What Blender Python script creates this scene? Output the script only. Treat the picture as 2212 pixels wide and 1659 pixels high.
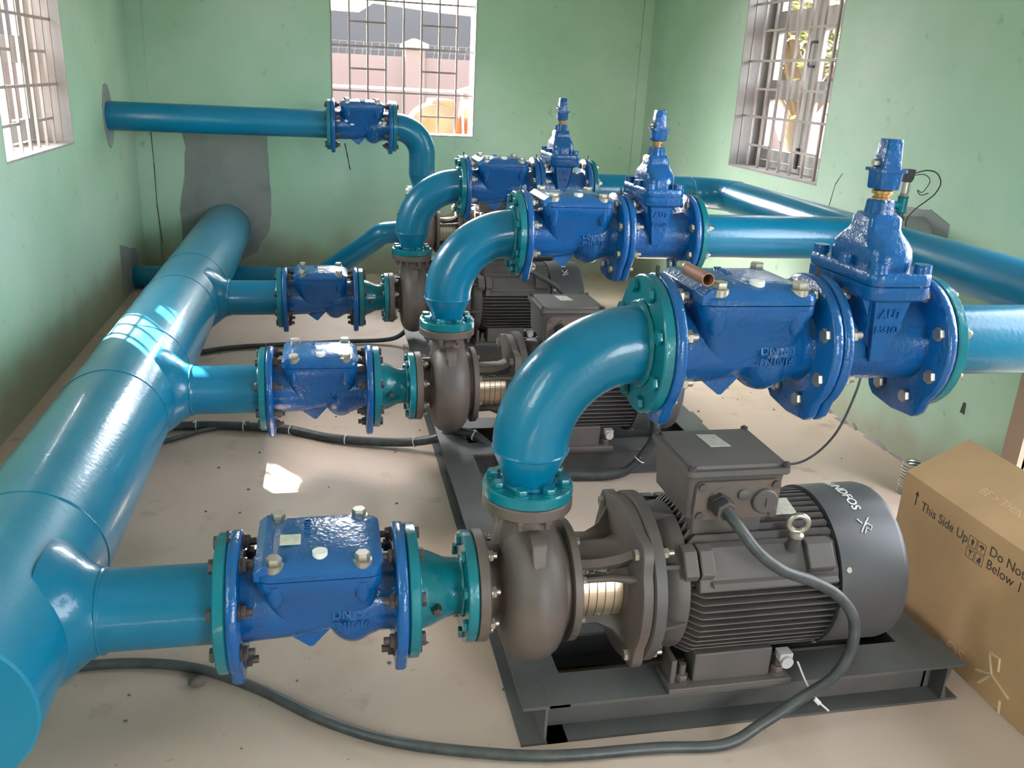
import bpy, bmesh, math, random
from math import sin, cos, pi, radians, sqrt, atan2
from mathutils import Vector, Matrix
random.seed(7)
for o in list(bpy.data.objects): bpy.data.objects.remove(o)
S = bpy.context.scene
COL = S.collection

# ------------------------------------------------------------------ camera
CAM = Vector((-0.3973, -1.5752, 1.3128)); FPX = 1877.4
yaw, pitch, roll = radians(12.625), radians(19.37), radians(2.983)
Fw = Vector((sin(yaw)*cos(pitch), cos(yaw)*cos(pitch), -sin(pitch)))
R0 = Fw.cross(Vector((0, 0, 1))).normalized(); U0 = R0.cross(Fw)
Rt = cos(roll)*R0 + sin(roll)*U0; Up = -sin(roll)*R0 + cos(roll)*U0
cd = bpy.data.cameras.new('camera'); cam = bpy.data.objects.new('camera', cd); COL.objects.link(cam)
cd.sensor_fit = 'HORIZONTAL'; cd.sensor_width = 36.0; cd.lens = FPX/2212*36.0; cd.clip_start = 0.02
cam.matrix_world = Matrix(((Rt.x, Up.x, -Fw.x, CAM.x), (Rt.y, Up.y, -Fw.y, CAM.y), (Rt.z, Up.z, -Fw.z, CAM.z), (0, 0, 0, 1)))
S.camera = cam

# ------------------------------------------------------------------ light
S.view_settings.view_transform = 'Standard'; S.view_settings.look = 'None'
S.view_settings.gamma = 1.0; S.view_settings.use_curve_mapping = False
S.view_settings.exposure = 4.2
W = bpy.data.worlds.new('sky'); S.world = W; W.use_nodes = True
nt = W.node_tree; bg = nt.nodes['Background']
sky = nt.nodes.new('ShaderNodeTexSky'); sky.sky_type = 'NISHITA'; sky.sun_disc = False
SUNV = Vector((-1.0, 1.4, 1.35)).normalized()          # towards the sun
sky.sun_elevation = math.asin(SUNV.z); sky.sun_rotation = atan2(SUNV.x, SUNV.y)
sky.air_density = 1.0; sky.dust_density = 3.0
hs = nt.nodes.new('ShaderNodeHueSaturation'); hs.inputs['Saturation'].default_value = 0.25
nt.links.new(sky.outputs[0], hs.inputs['Color']); nt.links.new(hs.outputs[0], bg.inputs['Color'])
bg.inputs['Strength'].default_value = 0.24
sl = bpy.data.lights.new('sun', 'SUN'); sl.energy = 4.0; sl.color = (1, .93, .82); sl.angle = radians(.6)
so = bpy.data.objects.new('sun', sl); COL.objects.link(so); so.rotation_euler = SUNV.to_track_quat('Z', 'Y').to_euler()
so.location = (-6, 8, 9)
def portal(loc, rot, sx, sy):
    l = bpy.data.lights.new('daylight_portal', 'AREA'); l.shape = 'RECTANGLE'; l.size = sx; l.size_y = sy
    l.cycles.is_portal = True
    o = bpy.data.objects.new('daylight_portal', l); COL.objects.link(o); o.location = loc; o.rotation_euler = rot

# ------------------------------------------------------------------ materials
def srgb(r, g, b):
    f = lambda c: (c/255/12.92) if c/255 <= .04045 else ((c/255+.055)/1.055)**2.4
    return (f(r), f(g), f(b), 1)
def mat(name, c1, c2=None, rough=.5, metal=0., scale=6., lo=.4, hi=.65, bump=0., bscale=60., coat=0., spec=.5, detail=4.):
    m = bpy.data.materials.new(name); m.use_nodes = True; t = m.node_tree; b = t.nodes['Principled BSDF']
    b.inputs['Base Color'].default_value = c1; b.inputs['Roughness'].default_value = rough
    b.inputs['Metallic'].default_value = metal; b.inputs['Coat Weight'].default_value = coat
    b.inputs['Coat Roughness'].default_value = .06; b.inputs['Specular IOR Level'].default_value = spec
    tc = t.nodes.new('ShaderNodeTexCoord')
    if c2 is not None:
        n = t.nodes.new('ShaderNodeTexNoise'); n.inputs['Scale'].default_value = scale; n.inputs['Detail'].default_value = detail
        r = t.nodes.new('ShaderNodeMapRange'); r.inputs[1].default_value = lo; r.inputs[2].default_value = hi
        x = t.nodes.new('ShaderNodeMix'); x.data_type = 'RGBA'
        x.inputs[6].default_value = c1; x.inputs[7].default_value = c2
        t.links.new(tc.outputs['Object'], n.inputs['Vector']); t.links.new(n.outputs['Fac'], r.inputs[0])
        t.links.new(r.outputs[0], x.inputs[0]); t.links.new(x.outputs[2], b.inputs['Base Color'])
    if bump:
        n2 = t.nodes.new('ShaderNodeTexNoise'); n2.inputs['Scale'].default_value = bscale; n2.inputs['Detail'].default_value = 3
        bn = t.nodes.new('ShaderNodeBump'); bn.inputs['Strength'].default_value = bump; bn.inputs['Distance'].default_value = .004
        t.links.new(tc.outputs['Object'], n2.inputs['Vector']); t.links.new(n2.outputs['Fac'], bn.inputs['Height'])
        t.links.new(bn.outputs[0], b.inputs['Normal']); t.links.new(bn.outputs[0], b.inputs['Coat Normal'])
    return m
def dust(m, col, amount=.6):
    """dust settled on upward faces, as a real coating that follows the surface direction"""
    t = m.node_tree; b = t.nodes['Principled BSDF']
    g = t.nodes.new('ShaderNodeNewGeometry'); s = t.nodes.new('ShaderNodeSeparateXYZ'); r = t.nodes.new('ShaderNodeMapRange')
    r.inputs[1].default_value = .25; r.inputs[2].default_value = 1.0; r.inputs[4].default_value = amount
    x = t.nodes.new('ShaderNodeMix'); x.data_type = 'RGBA'; x.inputs[7].default_value = col
    src = b.inputs['Base Color'].links
    if src: t.links.new(src[0].from_socket, x.inputs[6])
    else: x.inputs[6].default_value = b.inputs['Base Color'].default_value
    tc = t.nodes.new('ShaderNodeTexCoord'); n = t.nodes.new('ShaderNodeTexNoise'); n.inputs['Scale'].default_value = 7; n.inputs['Detail'].default_value = 5
    k = t.nodes.new('ShaderNodeMapRange'); k.inputs[1].default_value = .35; k.inputs[2].default_value = .62; k.inputs[3].default_value = .45
    mu = t.nodes.new('ShaderNodeMath'); mu.operation = 'MULTIPLY'
    t.links.new(tc.outputs['Object'], n.inputs['Vector']); t.links.new(n.outputs['Fac'], k.inputs[0])
    t.links.new(g.outputs['Normal'], s.inputs[0]); t.links.new(s.outputs['Z'], r.inputs[0]); t.links.new(r.outputs[0], mu.inputs[0]); t.links.new(k.outputs[0], mu.inputs[1])
    t.links.new(mu.outputs[0], x.inputs[0])
    t.links.new(x.outputs[2], b.inputs['Base Color'])
    return m
M = {}
M['teal'] = mat('teal_gloss_paint', (.0, .165, .31, 1), (.0, .145, .27, 1), rough=.3, coat=.3, spec=.35, scale=3, bump=.10, bscale=90)
M['teal_dusty'] = dust(mat('dusty_teal_paint', (.0, .18, .33, 1), (.01, .21, .36, 1), rough=.34, coat=.3, spec=.35, scale=2.2, bump=.12, bscale=70), (.08, .28, .38, 1), .5)
M['green'] = mat('green_teal_flange_paint', (.0, .14, .185, 1), (.0, .175, .225, 1), rough=.27, coat=.4, spec=.35, scale=9, bump=.35, bscale=45)
M['blue'] = dust(mat('blue_cast_valve_paint', (.0, .095, .33, 1), (.0, .08, .28, 1), rough=.27, coat=.45, spec=.35, scale=5, bump=.45, bscale=85), (.05, .17, .36, 1), .3)
M['dark'] = dust(mat('dark_cast_iron_paint', (.095, .076, .072, 1), (.135, .096, .078, 1), rough=.5, scale=7, bump=.15, bscale=120), (.16, .135, .115, 1), .55)
M['motor'] = dust(mat('motor_dark_grey', (.078, .068, .068, 1), (.105, .086, .078, 1), rough=.5, scale=5, bump=.08, bscale=150), (.15, .13, .115, 1), .5)
M['beam'] = dust(mat('dark_steel_primer', (.058, .056, .056, 1), (.095, .085, .078, 1), rough=.5, scale=4, bump=.1, bscale=80), (.13, .14, .14, 1), .6)
M['cover'] = mat('black_fan_cover', (.05, .052, .062, 1), (.075, .068, .066, 1), rough=.42, scale=3)
M['cover'] = dust(M['cover'], (.10, .09, .085, 1), .5)
M['zinc'] = mat('zinc_bolt', (.44, .41, .36, 1), rough=.36, metal=.8)
M['bolt'] = mat('dark_bolt', (.07, .055, .06, 1), (.10, .08, .08, 1), rough=.5, metal=.3, scale=60)
M['gold'] = mat('brass_tinted_guard', (.62, .50, .36, 1), (.52, .42, .30, 1), rough=.32, metal=.85, scale=9)
M['brass'] = mat('brass_stem', (.45, .28, .10, 1), (.32, .18, .07, 1), rough=.4, metal=.7, scale=40)
M['copper'] = mat('old_copper', (.36, .17, .10, 1), (.28, .15, .11, 1), rough=.5, metal=.35, scale=30)
M['rubber'] = mat('black_rubber', (.03, .03, .032, 1), rough=.6)
M['cable'] = dust(mat('black_cable', (.03, .036, .04, 1), (.06, .065, .065, 1), rough=.45, scale=30), (.14, .14, .13, 1), .5)
M['white'] = mat('white_plastic', (.75, .75, .72, 1), rough=.5)
M['sticker'] = mat('pale_sticker', (.62, .62, .52, 1), (.5, .5, .42, 1), rough=.5, scale=90)
M['ink'] = mat('dark_ink', (.06, .045, .035, 1), rough=.6)
M['plate'] = mat('name_plate', (.05, .045, .04, 1), (.35, .3, .24, 1), rough=.4, metal=.4, scale=160, lo=.5, hi=.56)
M['card'] = mat('cardboard', (.53, .33, .17, 1), (.46, .29, .15, 1), rough=.8, scale=5, bump=.05)
M['cardlight'] = mat('pale_print', (.62, .45, .28, 1), rough=.8)
M['cardgreen'] = mat('faint_print', (.50, .42, .28, 1), rough=.8)
M['concrete'] = mat('grey_cement', (.22, .245, .25, 1), (.29, .31, .30, 1), rough=.9, scale=4, bump=.5, bscale=40)
M['stone'] = mat('grey_pebble', (.13, .11, .09, 1), rough=.9)
M['steelgrey'] = mat('grey_window_steel', (.42, .41, .40, 1), (.5, .47, .44, 1), rough=.5, scale=5)
M['grille'] = mat('taupe_grille_paint', (.30, .23, .22, 1), (.36, .30, .28, 1), rough=.5, scale=8)
M['reveal'] = mat('white_reveal_plaster', (.36, .34, .33, 1), (.30, .28, .27, 1), rough=.9, scale=5, bump=.3)
M['wood'] = mat('brown_door_frame', (.30, .21, .15, 1), rough=.6)
M['outwall'] = mat('pink_white_render', (.125, .085, .088, 1), (.14, .1, .096, 1), rough=.9, scale=1)
M['roof'] = mat('dark_sheet_roof', (.015, .017, .021, 1), (.019, .021, .024, 1), rough=.7, scale=.6)
M['orange'] = mat('orange_machine_paint', (.17, .032, .003, 1), (.14, .03, .004, 1), rough=.4, scale=4)
M['yellow'] = mat('yellow_hose', (.45, .26, .04, 1), rough=.5)
M['cyan'] = mat('sky_blue_tank', (.03, .14, .24, 1), rough=.4)
M['leaf'] = mat('yellow_green_leaves', (.15, .13, .02, 1), (.07, .09, .02, 1), rough=.7, scale=3)
M['bark'] = mat('bark', (.12, .08, .05, 1), rough=.9)
M['dirt'] = mat('sunny_dirt', (.14, .075, .035, 1), (.12, .07, .035, 1), rough=.95, scale=1.2)
M['tie'] = mat('white_cable_tie', (.7, .7, .66, 1), rough=.4)

def wall_mat():
    m = mat('pale_green_wall_paint', (.33, .54, .38, 1), (.45, .62, .50, 1), rough=.55, scale=1.3, lo=.35, hi=.65, bump=.25, bscale=9, detail=6)
    t = m.node_tree; b = t.nodes['Principled BSDF']; tc = [n for n in t.nodes if n.type == 'TEX_COORD'][0]
    n = t.nodes.new('ShaderNodeTexNoise'); n.inputs['Scale'].default_value = 14; n.inputs['Detail'].default_value = 8
    r = t.nodes.new('ShaderNodeMapRange'); r.inputs[1].default_value = .66; r.inputs[2].default_value = .74; r.inputs[4].default_value = .35
    x = t.nodes.new('ShaderNodeMix'); x.data_type = 'RGBA'; x.inputs[7].default_value = (.16, .22, .16, 1)
    l = b.inputs['Base Color'].links[0].from_socket
    t.links.new(tc.outputs['Object'], n.inputs['Vector']); t.links.new(n.outputs['Fac'], r.inputs[0]); t.links.new(r.outputs[0], x.inputs[0])
    t.links.new(l, x.inputs[6])
    # browner towards the foot of the wall, with a noisy edge
    s = t.nodes.new('ShaderNodeSeparateXYZ'); t.links.new(tc.outputs['Object'], s.inputs[0])
    n3 = t.nodes.new('ShaderNodeTexNoise'); n3.inputs['Scale'].default_value = 4; t.links.new(tc.outputs['Object'], n3.inputs['Vector'])
    a = t.nodes.new('ShaderNodeMath'); a.operation = 'MULTIPLY_ADD'; a.inputs[1].default_value = -.35
    t.links.new(n3.outputs['Fac'], a.inputs[0]); t.links.new(s.outputs['Z'], a.inputs[2])
    r2 = t.nodes.new('ShaderNodeMapRange'); r2.inputs[1].default_value = -.10; r2.inputs[2].default_value = .10; r2.inputs[3].default_value = .75; r2.inputs[4].default_value = 0
    t.links.new(a.outputs[0], r2.inputs[0])
    y = t.nodes.new('ShaderNodeMix'); y.data_type = 'RGBA'; y.inputs[7].default_value = (.30, .27, .19, 1)
    t.links.new(r2.outputs[0], y.inputs[0]); t.links.new(x.outputs[2], y.inputs[6]); t.links.new(y.outputs[2], b.inputs['Base Color'])
    return m
M['wall'] = wall_mat()
def floor_mat():
    m = mat('cement_screed_floor', (.55, .405, .325, 1), (.64, .51, .43, 1), rough=.62, scale=1.1, lo=.3, hi=.7, bump=.25, bscale=25, detail=8)
    t = m.node_tree; b = t.nodes['Principled BSDF']; tc = [n for n in t.nodes if n.type == 'TEX_COORD'][0]
    for sc, lo, hi, col, am in ((7, .62, .72, (.34, .23, .15, 1), .55), (38, .70, .76, (.17, .13, .10, 1), .7), (2.3, .58, .75, (.40, .27, .17, 1), .6)):
        n = t.nodes.new('ShaderNodeTexNoise'); n.inputs['Scale'].default_value = sc; n.inputs['Detail'].default_value = 6
        r = t.nodes.new('ShaderNodeMapRange'); r.inputs[1].default_value = lo; r.inputs[2].default_value = hi; r.inputs[4].default_value = am
        x = t.nodes.new('ShaderNodeMix'); x.data_type = 'RGBA'; x.inputs[7].default_value = col
        l = b.inputs['Base Color'].links[0].from_socket
        t.links.new(tc.outputs['Object'], n.inputs['Vector']); t.links.new(n.outputs['Fac'], r.inputs[0]); t.links.new(r.outputs[0], x.inputs[0])
        t.links.new(l, x.inputs[6]); t.links.new(x.outputs[2], b.inputs['Base Color'])
    return m
M['floor'] = floor_mat()
def glass_mat():
    m = bpy.data.materials.new('window_glass'); m.use_nodes = True; t = m.node_tree
    for n in list(t.nodes): t.nodes.remove(n)
    o = t.nodes.new('ShaderNodeOutputMaterial'); a = t.nodes.new('ShaderNodeBsdfTransparent'); g = t.nodes.new('ShaderNodeBsdfGlossy')
    a.inputs[0].default_value = (.93, .94, .93, 1); g.inputs['Roughness'].default_value = .03
    x = t.nodes.new('ShaderNodeMixShader'); x.inputs[0].default_value = .07
    t.links.new(a.outputs[0], x.inputs[1]); t.links.new(g.outputs[0], x.inputs[2]); t.links.new(x.outputs[0], o.inputs[0])
    return m
M['glass'] = glass_mat()

# ------------------------------------------------------------------ mesh builder
AX = {'x': Vector((1, 0, 0)), 'y': Vector((0, 1, 0)), 'z': Vector((0, 0, 1))}
def frame(d):
    d = Vector(d).normalized(); u = d.orthogonal().normalized()
    if abs(d.z) < .9: u = (Vector((0, 0, 1)) - d*d.z).normalized()
    else: u = (Vector((1, 0, 0)) - d*d.x).normalized()
    return d, u, d.cross(u)
class MB:
    def __init__(s): s.bm = bmesh.new()
    def loft(s, rings, caps=(True, True), closed=False):
        vs = [[s.bm.verts.new(p) for p in r] for r in rings]
        n = len(vs[0]); m = len(vs)
        for i in range(m if closed else m-1):
            a, b = vs[i], vs[(i+1) % m]
            for j in range(n):
                s.bm.faces.new((a[j], a[(j+1) % n], b[(j+1) % n], b[j]))
        if not closed:
            if caps[0]: s.bm.faces.new(vs[0][::-1])
            if caps[1]: s.bm.faces.new(vs[-1])
        return s
    def box(s, x0, x1, y0, y1, z0, z1, mtx=None):
        p = [(x0, y0), (x1, y0), (x1, y1), (x0, y1)]
        a = [Vector((x, y, z0)) for x, y in p]; b = [Vector((x, y, z1)) for x, y in p]
        if mtx: a = [mtx @ v for v in a]; b = [mtx @ v for v in b]
        return s.loft([a, b])
    def lathe(s, o, d, prof, n=32, caps=(True, True)):
        d, u, v = frame(d); o = Vector(o)
        return s.loft([[o + d*t + (u*cos(2*pi*k/n) + v*sin(2*pi*k/n))*r for k in range(n)] for t, r in prof], caps)
    def cyl(s, p0, p1, r0, r1=None, n=24):
        p0 = Vector(p0); p1 = Vector(p1)
        return s.lathe(p0, p1-p0, [(0, r0), ((p1-p0).length, r0 if r1 is None else r1)], n)
    def hexa(s, p0, p1, r, ang=0):
        p0 = Vector(p0); p1 = Vector(p1); d, u, v = frame(p1-p0); L = (p1-p0).length
        rg = lambda t, q: [p0 + d*t + (u*cos(pi/3*k+ang) + v*sin(pi/3*k+ang))*q for k in range(6)]
        return s.loft([rg(0, r*.93), rg(L*.12, r), rg(L*.88, r), rg(L, r*.9)])
    def tube(s, pts, r, n=16, caps=(True, True)):
        pts = [Vector(p) for p in pts]; m = len(pts); rr = r if isinstance(r, (list, tuple)) else [r]*m
        tan = [(pts[min(i+1, m-1)] - pts[max(i-1, 0)]).normalized() for i in range(m)]
        _, u, _ = frame(tan[0]); rings = []
        for i in range(m):
            u = (u - tan[i]*u.dot(tan[i])).normalized(); v = tan[i].cross(u)
            rings.append([pts[i] + (u*cos(2*pi*k/n) + v*sin(2*pi*k/n))*rr[i] for k in range(n)])
        return s.loft(rings, caps)
    def prism(s, poly, axis, t0, t1):
        """poly in the two other axes (cyclic order x:(y,z) y:(x,z) z:(x,y))"""
        def P(a, b, t): return Vector({'x': (t, a, b), 'y': (a, t, b), 'z': (a, b, t)}[axis])
        return s.loft([[P(a, b, t0) for a, b in poly], [P(a, b, t1) for a, b in poly]])
    def torus(s, c, d, R, r, n=32, m=10, a0=0, a1=2*pi):
        d, u, v = frame(d); c = Vector(c); full = abs(a1-a0-2*pi) < 1e-6; k = n if full else n+1
        rings = []
        for i in range(k):
            a = a0 + (a1-a0)*i/n; e = u*cos(a) + v*sin(a)
            rings.append([c + e*(R + r*cos(2*pi*j/m)) + d*r*sin(2*pi*j/m) for j in range(m)])
        return s.loft(rings, closed=full)
    def ell(s, c, rx, ry, rz, n=24, m=14):
        c = Vector(c); rings = []
        for i in range(m+1):
            a = -pi/2 + pi*i/m; q = max(cos(a), .01)
            rings.append([c + Vector((rx*q*cos(2*pi*k/n), ry*q*sin(2*pi*k/n), rz*sin(a))) for k in range(n)])
        return s.loft(rings)
    def build(s, name, m, parent=None, sharp=38, smooth=True, bevel=0, mods=None):
        bmesh.ops.recalc_face_normals(s.bm, faces=s.bm.faces)
        me = bpy.data.meshes.new(name); s.bm.to_mesh(me); s.bm.free()
        if smooth:
            me.shade_smooth(); me.set_sharp_from_angle(angle=radians(sharp))
        me.materials.append(m)
        o = bpy.data.objects.new(name, me); COL.objects.link(o)
        if parent is not None: o.parent = parent
        if bevel:
            b = o.modifiers.new('bevel', 'BEVEL'); b.width = bevel; b.segments = 2; b.limit_method = 'ANGLE'; b.angle_limit = radians(50)
            b.harden_normals = False
        return o
def rr(cx, cy, hx, hy, rad, z, n=6):
    out = []
    for qx, qy, a in ((1, 1, 0), (-1, 1, pi/2), (-1, -1, pi), (1, -1, 3*pi/2)):
        for k in range(n+1):
            t = a + pi/2*k/n
            out.append(Vector((cx + qx*(hx-rad) + rad*cos(t), cy + qy*(hy-rad) + rad*sin(t), z)))
    return out
def thing(name, label, cat, loc=(0, 0, 0), group=None, kind=None):
    o = bpy.data.objects.new(name, None); COL.objects.link(o); o.location = loc; o.empty_display_size = .1
    tag(o, label, cat, group, kind); return o
def tag(o, label=None, cat=None, group=None, kind=None):
    if label: o['label'] = label
    if cat: o['category'] = cat
    if group: o['group'] = group
    if kind: o['kind'] = kind
    return o
def struct(o, kind='structure'): o['kind'] = kind; return o
KIDS = {}
def kids(o): return [c for c in bpy.data.objects if c.parent == o]
def dup(root, loc, label, group=None):
    def cp(o, parent):
        c = o.copy(); COL.objects.link(c); c.parent = parent
        for ch in kids(o): cp(ch, c)
        return c
    r = cp(root, None); r.location = loc; r['label'] = label
    if group: r['group'] = group
    return r
def inst(proto, parent, loc=(0, 0, 0), rot=None):
    c = proto.copy(); COL.objects.link(c); c.parent = parent; c.location = loc
    if rot: c.rotation_euler = rot
    return c
def spline(pts, k=8):
    pts = [Vector(p) for p in pts]; P = [pts[0]*2-pts[1]] + pts + [pts[-1]*2-pts[-2]]; out = []
    for i in range(1, len(P)-2):
        a, b, c, d = P[i-1:i+3]
        for j in range(k):
            t = j/k
            out.append(.5*((2*b) + (c-a)*t + (2*a-5*b+4*c-d)*t*t + (3*b-a-3*c+d)*t**3))
    out.append(pts[-1]); return out
def text(name, body, size, mapper, m, parent, depth=.0006, bold=.0, align='CENTER', spacing=1.0):
    cu = bpy.data.curves.new('lettering', 'FONT'); cu.body = body; cu.size = size; cu.extrude = depth; cu.offset = bold
    cu.align_x = align; cu.align_y = 'CENTER'; cu.resolution_u = 3; cu.space_character = spacing
    tmp = bpy.data.objects.new('lettering', cu); COL.objects.link(tmp)
    dg = bpy.context.evaluated_depsgraph_get(); me = bpy.data.meshes.new_from_object(tmp.evaluated_get(dg))
    bpy.data.objects.remove(tmp); bpy.data.curves.remove(cu)
    for v in me.vertices: v.co = mapper(v.co.x, v.co.y, v.co.z)
    me.materials.clear(); me.materials.append(m)
    o = bpy.data.objects.new(name, me); COL.objects.link(o); o.parent = parent
    return o

# ------------------------------------------------------------------ room
XL, XR, YB, YF, ZC = -1.534, 1.757, 4.364, -3.3, 3.05
WT = .2
def wall_x(name, x0, x1, holes):   # wall in a plane of constant x, holes = (y0,y1,z0,z1)
    b = MB(); ys = sorted({YF, YB+WT} | {h[0] for h in holes} | {h[1] for h in holes})
    for a, c in zip(ys[:-1], ys[1:]):
        hs_ = [h for h in holes if h[0] <= a and h[1] >= c]
        z = 0
        for h in hs_:
            if h[2] > z: b.box(x0, x1, a, c, z, h[2])
            z = h[3]
        b.box(x0, x1, a, c, z, ZC)
    return struct(b.build(name, M['wall'], smooth=False))
def wall_y(name, y0, y1, holes):
    b = MB(); xs = sorted({XL, XR} | {h[0] for h in holes} | {h[1] for h in holes})
    for a, c in zip(xs[:-1], xs[1:]):
        z = 0
        for h in [h for h in holes if h[0] <= a and h[1] >= c]:
            if h[2] > z: b.box(a, c, y0, y1, z, h[2])
            z = h[3]
        b.box(a, c, y0, y1, z, ZC)
    return struct(b.build(name, M['wall'], smooth=False))
struct(MB().box(XL-.2, XR+.2, YF-.2, YB+.2, -.12, 0).build('floor', M['floor'], smooth=False))
struct(MB().box(XL-.2, XR+.2, YF-.2, YB+.2, ZC, ZC+.1).build('ceiling', M['white'], smooth=False))
WZ0, WZ1 = .925, 2.12
wl = wall_x('wall_left', XL-WT, XL, [(2.0, 2.94, WZ0, WZ1), (-1.6, -.5, WZ0, WZ1)])
wr = wall_x('wall_right', XR, XR+WT, [(2.03, 2.945, WZ0, WZ1), (-.75, .56, 0.001, 2.15)])
wb = wall_y('wall_back', YB, YB+WT, [(-.342, .58, WZ0, WZ1)])
wf = wall_y('wall_front', YF-WT, YF, [(.6, 1.5, 0.001, 2.15)])
portal((XL-.1, 2.47, 1.52), (0, -pi/2, 0), 1.2, .94)
portal((XL-.1, -1.05, 1.52), (0, -pi/2, 0), 1.2, 1.1)
portal((XR+.1, 2.49, 1.52), (0, pi/2, 0), 1.2, .92)
portal((XR+.1, -.1, 1.07), (0, pi/2, 0), 2.15, 1.3)
portal((1.05, YF-.1, 1.07), (pi/2, 0, 0), .9, 2.15)
portal((.12, YB+.1, 1.52), (-pi/2, 0, 0), .92, 1.2)

# corner pilasters and slim trims
struct(MB().box(XL, -1.44, YB-.025, YB, 0, ZC).build('trim_1', M['wall'], smooth=False))
struct(MB().box(1.69, XR, YB-.025, YB, 0, ZC).build('trim_2', M['wall'], smooth=False))
struct(MB().box(XR-.02, XR+.01, .56, .63, 0, 2.2).build('trim_3', M['wood'], smooth=False))
struct(MB().box(XR-.02, XR+.01, -.82, -.75, 0, 2.2).build('trim_4', M['wood'], smooth=False))
# cement crumbs along the foot of the right wall (rough edge of the screed)
b = MB()
for i in range(26):
    y = .7 + i*.14 + random.uniform(-.04, .04)
    w = random.uniform(.03, .08); h = random.uniform(.006, .022)
    b.prism([(y-w, 0), (y+w, 0), (y+w*.5, h*.8), (y, h), (y-w*.6, h*.6)], 'x', XR-random.uniform(.008, .03), XR)
o = b.build('baseboard_right', M['reveal'], smooth=False); struct(o)
# cement patches on walls
def patch(name, pts, axis, t0, t1, parent):
    b = MB(); n = len(pts); out = []
    for i in range(n):
        a, c = pts[i], pts[(i+1) % n]; L = math.hypot(c[0]-a[0], c[1]-a[1]); k = max(1, int(L/.05))
        for j in range(k):
            f = j/k; out.append((a[0]+(c[0]-a[0])*f + random.uniform(-.006, .006), a[1]+(c[1]-a[1])*f + random.uniform(-.006, .006)))
    b.prism(out, axis, t0, t1)
    return b.build(name, M['concrete'], parent, smooth=False)
patch('cement_patch', [(-1.262, .98), (-1.25, .80), (-1.27, .6), (-1.30, .42), (-1.30, .2), (-1.2, .12), (-.93, .10), (-.84, .15), (-.755, .3), (-.735, .5), (-.75, .7), (-.742, .98)], 'y', YB-.005, YB+.005, wb)
patch('cement_patch', [(3.67 + .115*cos(a), 1.015 + .165*sin(a)) for a in [2*pi*k/16 for k in range(16)]], 'x', XL-.005, XL+.004, wl)
patch('cement_patch', [(3.64, .32), (3.62, .02), (4.08, .02), (4.06, .22), (3.85, .26)], 'x', XL-.005, XL+.004, wl)
patch('cement_patch', [(1.46, .90), (1.40, .93), (1.24, .935), (1.13, .90), (1.10, .78), (1.2, .72), (1.42, .74)], 'x', XR-.004, XR+.005, wr)
M['crack'] = mat('hairline_crack', (.06, .07, .05, 1), rough=.9)
def hair(pts, axis, t, w, parent):
    b = MB()
    for (a0, c0), (a1, c1) in zip(pts[:-1], pts[1:]):
        L = math.hypot(a1-a0, c1-c0) or 1; nx, ny = -(c1-c0)/L*w, (a1-a0)/L*w
        b.prism([(a0-nx, c0-ny), (a1-nx*.6, c1-ny*.6), (a1+nx*.6, c1+ny*.6), (a0+nx, c0+ny)], axis, t-.001, t+.001)
    return b.build('crack', M['crack'], parent, smooth=False)
hair([(-.262, .86), (-.25, .80), (-.235, .72), (-.228, .69)], 'y', YB, .0045, wb)
hair([(-1.44, .95), (-1.437, .7), (-1.44, .45), (-1.425, .2)], 'y', YB-.0255, .003, wb)
hair([(1.32, .28), (1.315, .36), (1.33, .45)], 'x', XR, .003, wr)
hair([(1.20, .22), (1.19, .27)], 'x', XR, .006, wr)
hair([(.86, .29), (.858, .33)], 'x', XR, .012, wr)
hair([(1.94, .80), (1.90, .86), (1.88, .95), (1.84, 1.0)], 'x', XR, .002, wr)

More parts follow.
